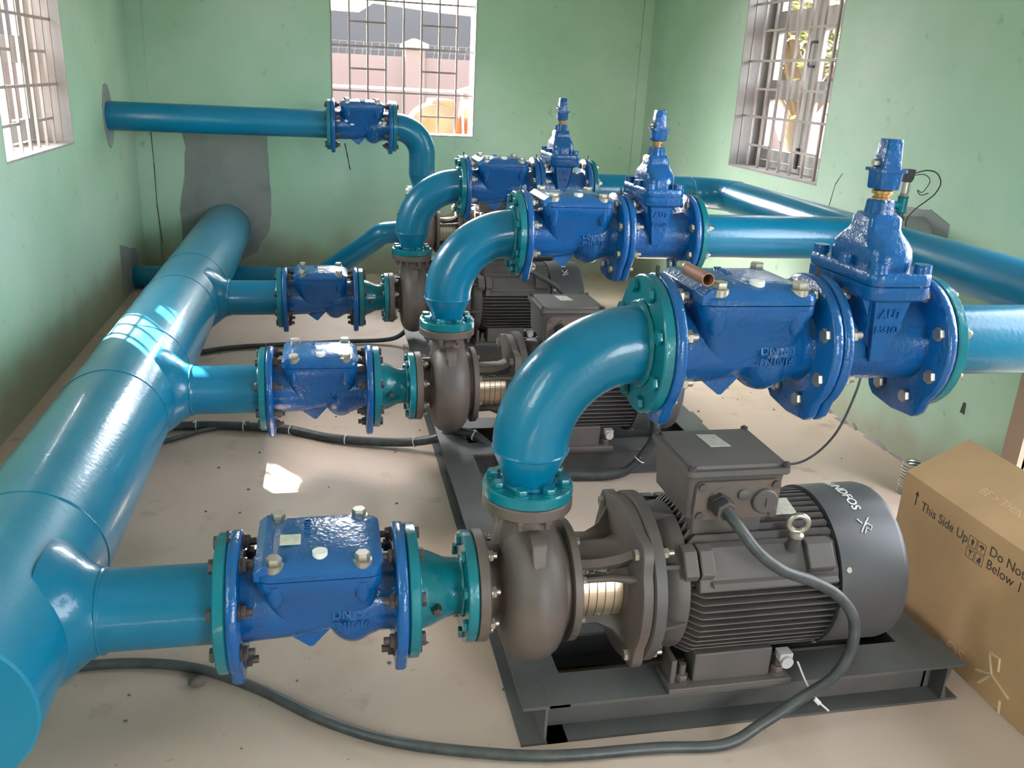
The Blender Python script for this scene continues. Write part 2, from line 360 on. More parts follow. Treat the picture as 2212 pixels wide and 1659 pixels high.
# ------------------------------------------------------------------ windows
def window(name, fn, y0, y1, sash=True, sash_d=.16, low=True):
    """fn(u, d, z) -> world; u along wall, d depth outward from inner face"""
    w = bpy.data.objects.new(name, None); COL.objects.link(w); w['kind'] = 'structure'
    def bx(u0, u1, d0, d1, z0, z1, nm, m, par=w, bev=0):
        b = MB(); P = [(u0, d0), (u1, d0), (u1, d1), (u0, d1)]
        b.loft([[fn(u, d, z0) for u, d in P], [fn(u, d, z1) for u, d in P]])
        return b.build(nm, m, par, smooth=False)
    # plastered reveal lining
    for a in ((y0-.001, y0+.006, 0, WT, WZ0, WZ1), (y1-.006, y1+.001, 0, WT, WZ0, WZ1), (y0, y1, 0, WT, WZ1-.006, WZ1+.001)):
        bx(*a, 'reveal', M['reveal'])
    bx(y0, y1, -.002, WT, WZ0-.001, WZ0+.008, 'sill', M['reveal'])
    n = 9; us = [y0 + .004 + (y1-y0-.008)*k/(n-1) for k in range(n)]; D = .05; h = .0058
    for u in us: bx(u-h, u+h, D-h, D+h, WZ0+.008, WZ1-.006, 'grille_bar', M['grille'])
    for z in (1.186, 1.457, 1.73, 2.0): bx(y0, y1, D-h-.002, D-.001, z-h, z+h, 'grille_rail', M['grille'])
    for z in (1.045, 1.322, 1.60, 1.87):
        bx(us[1], us[3], D-h-.002, D-.001, z-h, z+h, 'grille_rail', M['grille'])
        bx(us[5], us[7], D-h-.002, D-.001, z-h, z+h, 'grille_rail', M['grille'])
    if sash:
        s = sash_d; mid = (y0+y1)/2
        bx(y0+.006, y0+.036, s, s+.03, WZ0+.008, WZ1-.006, 'window_frame', M['steelgrey'])
        bx(y1-.036, y1-.006, s, s+.03, WZ0+.008, WZ1-.006, 'window_frame', M['steelgrey'])
        bx(y0+.036, y1-.036, s, s+.03, WZ0+.008, WZ0+.04, 'window_frame', M['steelgrey'])
        for a, c in ((y0+.04, mid-.004), (mid+.004, y1-.04)):
            f = bx(a, a+.045, s-.012, s+.022, WZ0+.045, WZ1-.05, 'sash', M['steelgrey'])
            bx(c-.045, c, s-.012, s+.022, WZ0+.045, WZ1-.05, 'stile', M['steelgrey'], f)
            for z0, z1 in ((WZ0+.045, WZ0+.10), (1.275, 1.37), (1.60, 1.70), (1.98, WZ1-.05)):
                bx(a+.045, c-.045, s-.012, s+.022, z0, z1, 'rail', M['steelgrey'], f)
            for z0, z1 in ((WZ0+.10, 1.275), (1.37, 1.60), (1.70, 1.98)):
                bx(a+.045, c-.045, s+.003, s+.007, z0, z1, 'pane', M['glass'], f)
        b = MB(); hz = 1.49
        b.tube(spline([fn(mid-.02, s-.012, hz-.055), fn(mid-.02, s-.045, hz-.045), fn(mid-.02, s-.045, hz+.045), fn(mid-.02, s-.012, hz+.055)], 5), .006, 8)
        b.build('handle', M['bolt'], w)
        bx(mid-.01, mid+.01, s-.025, s-.012, WZ0+.03, WZ0+.13, 'latch', M['bolt'])
    return w
wn1 = window('window_1', lambda u, d, z: Vector((XL-d, u, z)), 2.0, 2.94, sash=False)
wn2 = window('window_2', lambda u, d, z: Vector((u, YB+d, z)), -.342, .58, sash=False)
wn3 = window('window_3', lambda u, d, z: Vector((XR+d, u, z)), 2.03, 2.945)
# left window: the far leaf is shut, the near leaf swung outwards and open
def leaf(par, p0, p1, z0, z1, t=.03):
    p0 = Vector((p0[0], p0[1], 0)); p1 = Vector((p1[0], p1[1], 0)); d = (p1-p0); L = d.length; d.normalize(); nrm = Vector((-d.y, d.x, 0))*t/2
    def bx(a, c, za, zb, nm, m, q, k=1.):
        b = MB(); A = p0+d*a; B = p0+d*c; n_ = nrm*k
        P = [A-n_, B-n_, B+n_, A+n_]
        b.loft([[v+Vector((0, 0, za)) for v in P], [v+Vector((0, 0, zb)) for v in P]])
        return b.build(nm, m, q, smooth=False)
    f = bx(0, .06, z0, z1, 'sash', M['steelgrey'], par)
    bx(L-.06, L, z0, z1, 'stile', M['steelgrey'], f)
    for a, c in ((z0, z0+.09), (1.27, 1.38), (1.66, 1.72), (z1-.05, z1)): bx(.06, L-.06, a, c, 'rail', M['steelgrey'], f)
    for a, c in ((z0+.09, 1.27), (1.38, 1.66), (1.72, z1-.05)): bx(.06, L-.06, a, c, 'pane', M['glass'], f, .15)
leaf(wn1, (XL-.17, 2.93), (XL-.17, 2.56), WZ0+.02, WZ1-.02)
leaf(wn1, (XL-.19, 2.0), (XL-.60, 1.93), WZ0+.02, WZ1-.02)

# ------------------------------------------------------------------ shared bolt prototypes (built once, then moved to a hidden-free use: first use is the proto itself)
class Bolts:
    """bolt along +x centred on a joint: head at -L/2, nut at +L/2 plus stud"""
    def __init__(s): s.meshes = {}
    def mesh(s, key, grip, r, stud, m, rev, hm):
        if key in s.meshes: return s.meshes[key]
        b = MB(); g = grip/2; q = -1 if rev else 1
        b.cyl((-g*q, 0, 0), ((g+stud)*q, 0, 0), r*.55, n=10)
        b.hexa((-(g+r*.7)*q, 0, 0), (-g*q, 0, 0), r, .2)
        b.cyl((g*q, 0, 0), ((g+.003)*q, 0, 0), r*1.15, n=14)
        b.hexa(((g+.003)*q, 0, 0), ((g+r*.95)*q, 0, 0), r, .5)
        o = b.build('bolt', m); me = o.data
        if hm is not None:
            me.materials.append(hm)
            for f in me.polygons:
                if f.center.x*q < -g*.98: f.material_index = 1
        bpy.data.objects.remove(o); s.meshes[key] = me; return me
    def ring(s, parent, x, z, R, grip, r, stud, m, rev=False, n=8, vertical=False, y=0, ph=.5, hm=None):
        me = s.mesh((round(grip, 4), r, stud, m.name, rev, hm.name if hm else ''), grip, r, stud, m, rev, hm)
        for k in range(n):
            a = 2*pi*(k+ph)/n
            o = bpy.data.objects.new('bolt', me); COL.objects.link(o); o.parent = parent
            if vertical:
                o.location = (x + R*cos(a), y + R*sin(a), z); o.rotation_euler = (0, pi/2, 0)
            else:
                o.location = (x, y + R*cos(a), z + R*sin(a)); o.rotation_euler = (a+.3*k, 0, 0)
BO = Bolts()

# ------------------------------------------------------------------ check valve (origin = left flange face centre, axis +x, length .342)
VL = .342
def foot_disc(b, x0, x1, r, foot=.088, drop=.012, n=40):
    """round flange with a flat-cornered foot at the bottom"""
    pts = []
    for k in range(n):
        a = 2*pi*k/n + pi/2; y, z = r*cos(a), r*sin(a)
        pts.append((y, z))
    pts = [(y, z) for y, z in pts if z > -sqrt(max(r*r-foot*foot, 0))]
    k = next(i for i in range(len(pts)) if pts[i][0] > pts[i-1][0] + .05 or False) if False else None
    left = [p for p in pts if p[0] <= 0]; right = [p for p in pts if p[0] > 0]
    left.sort(key=lambda p: atan2(p[0], -p[1]) if False else -p[1]); right.sort(key=lambda p: p[1])
    poly = left + [(-foot, -r*.93), (-foot*.8, -r-drop*.4), (0, -r-drop), (foot*.8, -r-drop*.4), (foot, -r*.93)] + right
    e = .004
    def ring(t, s_): return [Vector((t, y*s_, z*s_)) for y, z in poly]
    b.loft([ring(x0, .975), ring(x0+e, 1), ring(x1-e, 1), ring(x1, .975)])
def check_valve(loc, label, group):
    v = thing('check_valve', label, 'valve', loc, group)
    b = MB()
    # barrels
    b.lathe((0, 0, 0), (1, 0, 0), [(0, .074), (.02, .083), (.05, .080), (.13, .077), (.2, .066), (.215, .05)], 36)
    b.lathe((0, 0, 0), (1, 0, 0), [(.19, .055), (.20, .070), (.23, .086), (.262, .088), (.29, .078), (.315, .078), (.33, .084), (VL, .076)], 36)
    b.ell((.238, 0, -.012), .062, .088, .086, 28, 16)
    # upper chamber under the cover
    b.loft([rr(.185, 0, .085, .070, .03, -.03), rr(.180, 0, .102, .088, .03, .02), rr(.176, 0, .113, .104, .03, .07), rr(.174, 0, .118, .113, .028, .088), rr(.174, 0, .118, .113, .028, .104)])
    # bolt bosses
    for x in (.09, .255):
        for y in (-.092, .092): b.lathe((x, y*1.04, .045), (0, 0, 1), [(0, .008), (.015, .017), (.05, .02)], 14)
    # lug under the seat
    b.prism([(.100, -.066), (.148, -.104), (.156, -.104), (.200, -.055)], 'y', -.024, .024)
    b.build('body', M['blue'], v, sharp=50)
    b = MB(); foot_disc(b, .0, .022, .1425); b.build('flange', M['blue'], v, sharp=50)
    b = MB(); foot_disc(b, VL-.022, VL, .1425); b.build('flange', M['blue'], v, sharp=50)
    b = MB()
    T = []
    for z, hx, hy in ((.106, .118, .113), (.116, .118, .113), (.122, .113, .108), (.130, .100, .098), (.137, .08, .082), (.141, .05, .055), (.143, .02, .025)):
        T.append(rr(.182 if z > .12 else .174, 0, hx, hy, min(.028, hx*.9, hy*.9), z))
    b.loft(T); cv = b.build('cover', M['blue'], v, sharp=30)
    b = MB(); b.prism([(.052, .104), (.052, .124), (.068, .136), (.080, .136), (.098, .118), (.098, .104)], 'y', -.104, .104)
    b.build('hinge_bar', M['blue'], v, sharp=20, bevel=.002)
    for x in (.09, .255):
        for y in (-.09, .09):
            b = MB(); b.cyl((x, y, .118), (x, y, .1335), .0185, n=18); b.hexa((x, y, .1335), (x, y, .148), .0150)
            b.build('cover_bolt', M['zinc'], v)
    st = MB().lathe((.175, -.072, .1345), (0, 0.02, 1), [(0, .0145), (.0115, .0145)], 20).build('round_sticker', M['white'], v)
    tag(st, 'round white inspection sticker')
    text('cast_lettering', 'DN150', .021, lambda x, y, z: Vector((.158 - y*1.0, .035 + x*-1.0, .1425 + z)) if False else Vector((.150 + y, .03 - x, .1415 + z)), M['blue'], v, .003)
    # cast lettering on the near flank of the chamber
    def side(x, y, z):
        zz = y - .012; xx = x + .232
        yy = -sqrt(max(.0885**2 - (zz+.012)**2, .0001)) - .0002 - z
        return Vector((xx, yy, zz))
    text('cast_lettering', 'DN150', .024, lambda x, y, z: side(x, y+.020, z), M['blue'], v, .0016, .0006)
    text('cast_lettering', 'PN10/16', .020, lambda x, y, z: side(x, y-.003, z), M['blue'], v, .0016, .0006)
    b = MB()
    for p, q in (((-.016, .034), (0, .054)), ((0, .054), (.016, .034))):
        b.tube([side(p[0], p[1], .001), side((p[0]+q[0])/2, (p[1]+q[1])/2, .001), side(q[0], q[1], .001)], .0016, 6)
    b.build('cast_mark', M['blue'], v)
    return v

# ------------------------------------------------------------------ gate valve (origin = left flange face centre, length .25)
GL = .25
def gate_valve(loc, label, group):
    g = thing('gate_valve', label, 'valve', loc, group)
    cx = .112
    b = MB()
    b.lathe((0, 0, 0), (1, 0, 0), [(0, .082), (.02, .083), (.045, .079), (.205, .079), (.23, .083), (GL, .082)], 36)
    b.loft([rr(cx, 0, .028, .050, .02, -.055), rr(cx, 0, .036, .080, .03, .0), rr(cx, 0, .044, .094, .03, .06), rr(cx, 0, .050, .102, .03, .108), rr(cx, 0, .066, .122, .025, .116), rr(cx, 0, .068, .125, .025, .120), rr(cx, 0, .068, .125, .025, .143)])
    for y in (-.085, 0, .085):
        b.prism([(cx-.064, .118), (cx-.045, .118), (cx-.045, .08)], 'y', y-.006, y+.006)
    b.build('body', M['blue'], g, sharp=50)
    # flat tapered name panel on the near face
    b = MB(); P = [(cx-.020, -.018), (cx+.014, -.018), (cx+.036, .114), (cx-.042, .114)]
    b.loft([[Vector((x, -.082, z)) for x, z in P], [Vector((x, -.1065 if z > 0 else -.090, z)) for x, z in P]])
    b.build('name_panel', M['blue'], g, smooth=False, bevel=.002)
    pm = lambda x, y, z: Vector((cx-.002+x, -.1065+(.114-y)/.132*.0165 - z, y))
    text('cast_lettering', 'AUT', .025, lambda x, y, z: pm(x, y+.085, z), M['blue'], g, .0032, .0010)
    text('cast_lettering', 'BS5163', .0175, lambda x, y, z: pm(x, y+.052, z), M['blue'], g, .0032, .0008)
    b = MB(); foot_disc(b, .0, .022, .1425); b.build('flange', M['blue'], g, sharp=50)
    b = MB(); foot_disc(b, GL-.022, GL, .1425); b.build('flange', M['blue'], g, sharp=50)
    b = MB()
    b.loft([rr(cx, 0, .067, .124, .025, .1455), rr(cx, 0, .068, .125, .025, .148), rr(cx, 0, .068, .125, .025, .166), rr(cx, 0, .065, .122, .022, .170)])
    b.loft([rr(cx, 0, .060, .116, .022, .142), rr(cx, 0, .060, .116, .022, .147)])
    b.loft([rr(cx, 0, .046, .092, .034, .168), rr(cx, 0, .048, .092, .036, .190), rr(cx, 0, .048, .086, .036, .208), rr(cx, 0, .045, .070, .032, .222), rr(cx, 0, .040, .048, .020, .233), rr(cx, 0, .037, .038, .012, .242), rr(cx, 0, .036, .037, .012, .262), rr(cx, 0, .031, .032, .014, .269)])
    b.build('bonnet', M['blue'], g, sharp=42)
    for x, y in ((cx-.048, -.104), (cx+.048, -.104), (cx-.048, .104), (cx+.048, .104), (cx-.052, 0), (cx+.052, 0)):
        b = MB(); b.cyl((x, y, .166), (x, y, .186), .0175, .016, n=18); b.build('bonnet_bolt', M['blue'], g)
    b = MB()
    n = 24; rg = lambda z, s_: [Vector((cx + (.030 if k % 3 else .0265)*s_*cos(2*pi*k/n), (.030 if k % 3 else .0265)*s_*sin(2*pi*k/n), z)) for k in range(n)]
    b.loft([rg(.266, .95), rg(.275, .92), rg(.293, .88), rg(.296, .78)]); b.build('gland', M['blue'], g, sharp=20)
    b = MB(); b.lathe((cx, 0, .294), (0, 0, 1), [(0, .018), (.006, .018), (.007, .0155), (.012, .0155), (.013, .020), (.019, .020), (.021, .015), (.027, .015)], 24)
    b.build('stem_collar', M['brass'], g)
    b = MB()
    sq = lambda z, h: rr(cx, 0, h, h, h*.22, z, 3)
    b.loft([sq(.316, .0215), sq(.319, .023), sq(.349, .0245), sq(.350, .030), sq(.356, .030), sq(.357, .0205), sq(.410, .0165), sq(.412, .0155)])
    b.build('operating_cap', M['blue'], g, sharp=30)
    b = MB(); b.hexa((cx-.032, .0, .366), (cx-.018, 0, .366), .008); b.build('set_screw', M['zinc'], g)
    return g

# ------------------------------------------------------------------ welded pipework pieces
def ringflange(b, x0, x1, r, n=40, ax='x', o=(0, 0, 0)):
    e = .0025
    b.lathe(Vector(o)+AX[ax]*x0, AX[ax], [(0, r-e), (e, r), (x1-x0-e, r), (x1-x0, r-e)], n)
def weld(b, c, d, R, r=.004, n=44):
    d, u, v = frame(d); c = Vector(c); rings = []
    for i in range(n):
        a = 2*pi*i/n; e = u*cos(a)+v*sin(a); q = r*random.uniform(.75, 1.3)
        rings.append([c + e*(R + q*cos(2*pi*j/6)) + d*q*sin(2*pi*j/6) for j in range(6)])
    b.loft(rings, closed=True)
def gasket(parent, x, z=0, y=0, r=.135, tab=True):
    b = MB(); b.cyl((x-.0015, y, z), (x+.0015, y, z), r, n=36)
    if tab: b.box(x-.002, x+.002, y-.006, y+.006, z+r-.01, z+.158)
    return b.build('gasket', M['rubber'], parent)

Y = [0.0, 1.26, 2.514]
ZS, ZF = .294, .825
XV1, XV2, XS = -.596, -.252, -.110
XF1, XF2, XF3 = .235, .578, .829
nm = ['nearest', 'middle', 'farthest']

# --- suction manifold with its three branches
MX, MZ, MR = -1.03, .298, .157
mf = thing('suction_manifold', 'fat dusty teal pipe from lower left corner to grey patch on back wall', 'pipe', (MX, 0, 0))
b = MB(); b.lathe((0, -.285, MZ), (0, 1, 0), [(0, MR-.004), (.004, MR), (YB+.285+.004, MR)], 64)
b.build('header_pipe', M['teal_dusty'], mf)
for y in (.215, 1.0, 1.475, 2.26, 2.735):
    b = MB(); weld(b, (0, y, MZ), (0, 1, 0), MR, .0022, 60); b.build('weld_seam', M['teal'], mf)
for y in Y:
    b = MB(); x1 = XV1-.024-MX
    prof = [(.10, .138), (.125, .128), (.150, .108), (.170, .092), (.19, .083), (.205, .080), (x1, .080)]
    # saddle flare: radius in y widened where it meets the header
    n = 40; rings = []
    for t, r in prof:
        k = max(0, (.205-t)/.105)
        rings.append([Vector((t, y + r*cos(2*pi*j/n)*(1+.25*k), ZS + r*sin(2*pi*j/n))) for j in range(n)])
    b.loft(rings); b.build('branch_pipe', M['teal'], mf, sharp=60)
    b = MB(); weld(b, (.195, y, ZS), (1, 0, 0), .082, .0035); b.build('weld_seam', M['teal'], mf)
    b = MB(); ringflange(b, x1, x1+.0225, .139, o=(0, y, ZS)); weld(b, (x1-.002, y, ZS), (1, 0, 0), .082, .005); b.build('flange', M['green'], mf)
    gasket(mf, XV1-MX-.0008, ZS, y)

# --- check valves on the suction side
cg = 'blue check valves on the suction branches'
lab = ['blue suction check valve nearest the camera, pale square sticker on its cover', 'blue check valve on the middle suction branch, right of the fat pipe', 'blue check valve on the farthest suction branch, close to the back wall']
v0 = check_valve((XV1, Y[0], ZS), lab[0], cg)
BO.ring(v0, -.0005, 0, .118, .047, .0145, .026, M['bolt'])
BO.ring(v0, VL+.0015, 0, .118, .047, .0145, .026, M['bolt'], rev=True)
protov = v0
valves = [v0] + [dup(v0, (XV1, Y[i], ZS), lab[i], cg) for i in (1, 2)]
for v in valves[1:]: pass
st = MB().box(.098, .138, -.036, .004, .1412, .1424).build('square_sticker', M['sticker'], v0); tag(st, 'pale yellow square sticker')
for v in valves[1:]:
    st = MB().box(.16, .215, -.02, .02, .1425, .1434).build('square_sticker', M['white'], v)

# --- reducers between check valve and pump
rg_ = 'teal reducers on the pump inlets'
def reducer(loc, label):
    r = thing('suction_reducer', label, 'pipe reducer', loc, rg_)
    L = XS-XV2-.002
    b = MB(); ringflange(b, 0, .022, .1385); b.build('flange', M['green'], r)
    b = MB(); ringflange(b, L-.022, L, .117); b.build('flange', M['green'], r)
    b = MB(); b.lathe((.02, 0, 0), (1, 0, 0), [(0, .084), (.012, .083), (.03, .078), (.062, .063), (.09, .059), (L-.04, .059)], 40)
    weld(b, (.024, 0, 0), (1, 0, 0), .084, .0045); weld(b, (L-.024, 0, 0), (1, 0, 0), .061, .0045); b.build('cone', M['green'], r)
    gasket(r, -.0008, tab=False, r=.13)
    b = MB(); b.hexa((.058, -.072, 0), (.058, -.094, 0), .010); b.build('plug', M['bolt'], r)
    return r
red0 = reducer((XV2+.001, Y[0], ZS), 'short teal reducer on the nearest pump inlet')
reds = [red0, dup(red0, (XV2+.001, Y[1], ZS), 'short teal reducer on the middle pump inlet'), dup(red0, (XV2+.001, Y[2], ZS), 'short teal reducer on the farthest of the three pump inlets in line')]

# --- pump units
def ibeam(b, p0, p1, w=.1, h=.098, tf=.007, tw=.006):
    p0 = Vector(p0); p1 = Vector(p1); d = (p1-p0).normalized(); s = Vector((-d.y, d.x, 0))
    def bar(a, c, z0, z1):
        P = [p0+s*a, p1+s*a, p1+s*c, p0+s*c]
        b.loft([[v+Vector((0, 0, z0)) for v in P], [v+Vector((0, 0, z1)) for v in P]])
    bar(-w/2, w/2, 0.0005, tf); bar(-w/2, w/2, h-tf, h); bar(-tw/2, tw/2, tf, h-tf)

def pump(loc, label, group):
    p = thing('pump', label, 'pump', loc, group); z = ZS; D, G = M['dark'], M['motor']
    def X(b, prof, n=48): return b.lathe((0, 0, z), (1, 0, 0), prof, n)
    b = MB(); X(b, [(-.1095, .114), (-.108, .117), (-.089, .118), (-.086, .115)]); b.build('inlet_flange', D, p)
    b = MB(); X(b, [(-.088, .062), (-.075, .062), (-.058, .072), (-.045, .098), (-.035, .11)])
    b.prism([(-.086, z+.1), (-.05, z+.1), (-.03, z+.04), (-.086, z+.055)], 'y', -.007, .007)
    b.build('inlet_neck', D, p, sharp=50)
    b = MB(); n = 64; rings = []
    for t, r in [(-.050, .04), (-.052, .09), (-.050, .118), (-.043, .136), (-.028, .152), (-.008, .161), (.012, .163), (.034, .158), (.052, .147), (.064, .132), (.068, .118), (.068, .05)]:
        rg1 = []
        for k in range(n):
            a = 2*pi*k/n; f = 1 + .035*cos(a+pi*.55) if r > .1 else 1
            rg1.append(Vector((t, r*f*sin(a), z + r*f*cos(a))))
        rings.append(rg1)
    b.loft(rings)
    b.lathe((.006, 0, z+.09), (0, 0, 1), [(0, .062), (.04, .060), (.07, .055), (.085, .052), (.100, .054), (.107, .062)], 36)
    b.torus((.014, 0, z), (1, 0, 0), .1605, .004, 60, 6)
    b.build('volute', D, p, sharp=55)
    b = MB(); b.loft([[Vector((.004+sx*w, yy, zz)) for sx in (-1, 1)] + [Vector((.004+sx*w, yy-.026, zz)) for sx in (1, -1)] for w, yy, zz in ((.009, -.104, z+.098), (.0145, -.098, z+.112), (.0155, -.088, z+.150), (.0155, -.070, z+.158))])
    b.build('casing_lug', D, p, bevel=.003)
    b = MB(); b.lathe((0, 0, .4815), (0, 0, 1), [(0, .090), (.003, .0935), (.023, .0935), (.026, .091)], 44); b.build('outlet_flange', D, p)
    for k in range(8):
        a = 2*pi*(k+.5)/8
        b = MB(); b.hexa((.074*cos(a), .074*sin(a), .470), (.074*cos(a), .074*sin(a), .4815), .012); b.cyl((.074*cos(a), .074*sin(a), .458), (.074*cos(a), .074*sin(a), .472), .0065, n=10)
        b.build('outlet_nut', D, p)
    b = MB(); X(b, [(.068, .112), (.082, .112)]); X(b, [(.082, .128), (.084, .131), (.099, .131), (.101, .128)]); b.build('casing_cover', D, p)
    for k in range(8):
        a = 2*pi*(k+.35)/8; c = (.101, .112*cos(a), z+.112*sin(a))
        b = MB(); b.hexa(c, (.111, c[1], c[2]), .0085); b.build('cover_bolt', M['zinc'], p)
    # lantern
    b = MB(); X(b, [(.099, .082), (.12, .078), (.19, .080), (.213, .09)])
    for a in (radians(48), radians(132), radians(-48), radians(-132)):
        c, s_ = cos(a), sin(a); q = Vector((0, c, s_)); t = Vector((0, -s_, c))*.009
        P = [(.101, .074), (.101, .100), (.15, .098), (.185, .115), (.218, .160), (.218, .074)]
        b.loft([[Vector((x, 0, z)) + q*r - t for x, r in P], [Vector((x, 0, z)) + q*r + t for x, r in P]])
    b.build('lantern', D, p, sharp=50)
    b = MB()   # near ear bracket arm with the tube that crosses it
    b.tube([(.105, -.088, z+.048), (.17, -.094, z+.052), (.224, -.125, z+.062)], [.006, .007, .010], 8); b.build('bracket_arm', D, p)
    # guard: curved sheet over the coupling window
    b = MB(); n = 14; a0, a1 = radians(118), radians(232)
    def gd(x, a, r): return Vector((x, r*cos(a), z + r*sin(a)))
    angs = [radians(152) + (radians(214)-radians(152))*k/n for k in range(n+1)]
    for r0, r1, xa, xb in ((.0865, .0885, .106, .198),):
        for k in range(n):
            q = [gd(xa, angs[k], r0), gd(xb, angs[k], r0), gd(xb, angs[k+1], r0), gd(xa, angs[k+1], r0)]
            q2 = [gd(xa, angs[k], r1), gd(xb, angs[k], r1), gd(xb, angs[k+1], r1), gd(xa, angs[k+1], r1)]
            b.loft([q, q2])
    gu = b.build('coupling_guard', M['gold'], p, sharp=50)
    b = MB()
    for x in (.124, .142, .160, .180):
        b.tube([gd(x, angs[k], .0888) for k in range(n+1)], .0009, 6)
    b.build('guard_rib', M['bolt'], gu)
    for a in (angs[0]+.05, angs[-1]-.05):
        c = gd(.152, a, .088); b = MB(); b.lathe(c, gd(.152, a, .1)-c, [(0, .0045), (.003, .0035)], 10); b.build('guard_screw', M['zinc'], gu)
    b = MB(); q = []
    for k in range(5):
        a = radians(122 + 22*k/4); q.append([gd(.112, a, .081), gd(.172, a, .081), gd(.172, a, .083), gd(.112, a, .083)])
    b.loft(q); b.build('name_plate', M['plate'], p)
    # motor flange pair
    b = MB(); n = 72; ears = [radians(t) for t in (45, 135, 225, 315)]
    def prof_r(a, base):
        r = base
        for e in ears:
            d_ = abs((a-e+pi) % (2*pi) - pi)
            if d_ < .30: r = max(r, base + (.197-base)*0.5*(1+cos(pi*d_/.30)))
        return r
    def er(x, base, s_=1.): return [Vector((x, cos(2*pi*k/n)*prof_r(2*pi*k/n, base)*s_, z + sin(2*pi*k/n)*prof_r(2*pi*k/n, base)*s_)) for k in range(n)]
    b.loft([er(.210, .172, .98), er(.213, .174), er(.233, .174), er(.235, .172, .98)]); b.build('adapter_flange', D, p, sharp=50)
    b = MB(); X(b, [(.235, .180), (.237, .184), (.259, .184), (.262, .180)], 64); b.build('motor_flange', G, p)
    for e in ears:
        c = (.2, .170*cos(e), z+.170*sin(e)); b = MB(); b.hexa(c, (.211, c[1], c[2]), .0125); b.cyl((.2, c[1], c[2]), (.285, c[1], c[2]), .0065, n=10)
        b.hexa((.262, c[1], c[2]), (.273, c[1], c[2]), .0115); b.build('flange_bolt', M['zinc'], p)
    b = MB(); X(b, [(.258, .125), (.268, .132), (.278, .150), (.300, .158), (.318, .160), (.324, .150)], 56)
    for a in (0, 45, 90, 135, 180, 225, 315):
        a = radians(a+10); q = Vector((0, cos(a), sin(a))); t = Vector((0, -sin(a), cos(a)))*.004
        P = [(.26, .12), (.26, .172), (.315, .162), (.315, .12)]
        b.loft([[Vector((x, 0, z))+q*r-t for x, r in P], [Vector((x, 0, z))+q*r+t for x, r in P]])
    b.build('end_bell', G, p, sharp=50)
    b = MB(); X(b, [(.318, .132), (.655, .132)], 48); b.build('motor_core', G, p)
    # side cooling fins: horizontal plates, one mesh each
    for k in range(11):
        zz = .040 - .0162*k; hw = sqrt(.174**2 - zz**2); 
        b = MB(); y0 = sqrt(max(.128**2-zz**2, 0.0)) if abs(zz) < .128 else 0
        t = .0038
        ins = .012 if k % 3 else 0
        P = [(.322, -y0), (.322, -hw+.022), (.338, -hw+.004), (.345, -hw), (.645, -hw), (.652, -hw+.006), (.652, hw-.006), (.645, hw), (.345, hw), (.322, hw-.022), (.322, y0)]
        b.loft([[Vector((x, y, z+zz-t)) for x, y in P], [Vector((x, y, z+zz-t*.2 if abs(y) > hw*.8 else z+zz+t)) for x, y in P]])
        b.build('cooling_fin', G, p, smooth=False, bevel=.0012)
    for yy in [(-.096+.0175*k) for k in range(12)]:
        top = sqrt(.172**2 - yy*yy); b = MB(); t = .002
        P = [(.33, z+.09), (.322, z+top-.02), (.34, z+top), (.645, z+top), (.652, z+top-.006), (.652, z+.09)]
        b.prism(P, 'y', yy-t, yy+t); b.build('cooling_fin', G, p, smooth=False)
    # flat shoulder faces at 45 degrees with lifting lugs
    for s_ in (-1, 1):
        b = MB()
        P = [(s_*.100, z+.128), (s_*.118, z+.124), (s_*.155, z+.075), (s_*.163, z+.045), (s_*.12, z+.045), (s_*.09, z+.09)]
        b.prism(P, 'x', .335, .650); b.build('shoulder', G, p, smooth=False, bevel=.003)
        for x0, x1 in ((.300, .330), (.335, .365), (.575, .635)):
            Q = [(s_*.108, z+.132), (s_*.135, z+.128), (s_*.165, z+.088), (s_*.155, z+.07)]
            b = MB(); b.prism(Q, 'x', x0, x1); b.build('lug_pad', G, p, bevel=.003)
    b = MB(); b.prism([(-.160, z+.060), (-.176, z+.060), (-.168, z+.068), (-.155, z+.070)], 'x', .36, .64); b.build('cooling_fin', G, p, smooth=False)
    # eye bolt
    ey = (.548, -.132, z+.115)
    b = MB(); b.cyl((ey[0], ey[1]+.006, ey[2]), (ey[0], ey[1], ey[2]+.03), .014, .0125, n=16); b.build('eye_boss', G, p)
    b = MB(); c = Vector((ey[0], ey[1]-.002, ey[2]+.034)); b.lathe(c, (0, -.1, 1), [(0, .015), (.006, .015), (.012, .009)], 18)
    b.torus(c+Vector((0, 0, .030)), (.25, 1, .1), .0195, .0065, 30, 12); b.build('eye_bolt', M['zinc'], p)
    # fan cover
    b = MB(); X(b, [(.652, .168), (.653, .1775), (.80, .1785), (.812, .175), (.820, .165), (.824, .150), (.824, .03)], 72); fc = b.build('fan_cover', M['cover'], p, sharp=50)
    for a in (155, 30, 240, 300):
        a = radians(a); c = Vector((.668, .1775*cos(a), z+.1775*sin(a))); q = Vector((0, cos(a), sin(a)))
        b = MB(); b.lathe(c, q, [(0, .0075), (.003, .006)], 12); b.build('cover_screw', M['zinc'], fc)
    def band2(x, y, zz):     # wraps the lettering round the drum, running down towards the near side
        a = radians(118) + x/.179; r = .1788 + zz
        return Vector((.728 + y, r*cos(a), z + r*sin(a)))
    text('maker_lettering', 'GRUNDFOS', .030, lambda x, y, zz: band2(x-.098, y, zz), M['white'], fc, .0003, .0004)
    def lg(x, y): return band2(x+.022, y, .0006)
    b = MB()
    b.tube([lg(-.018, .016), lg(.0, -.001), lg(.016, -.014)], .0015, 6); b.tube([lg(-.016, -.012), lg(-.004, -.004)], .0015, 6)
    b.tube([lg(.0, -.001), lg(-.004, .008), lg(.004, .016), lg(.012, .010), lg(.006, .003), lg(.018, -.006)], .0013, 6)
    b.build('maker_emblem', M['white'], fc)
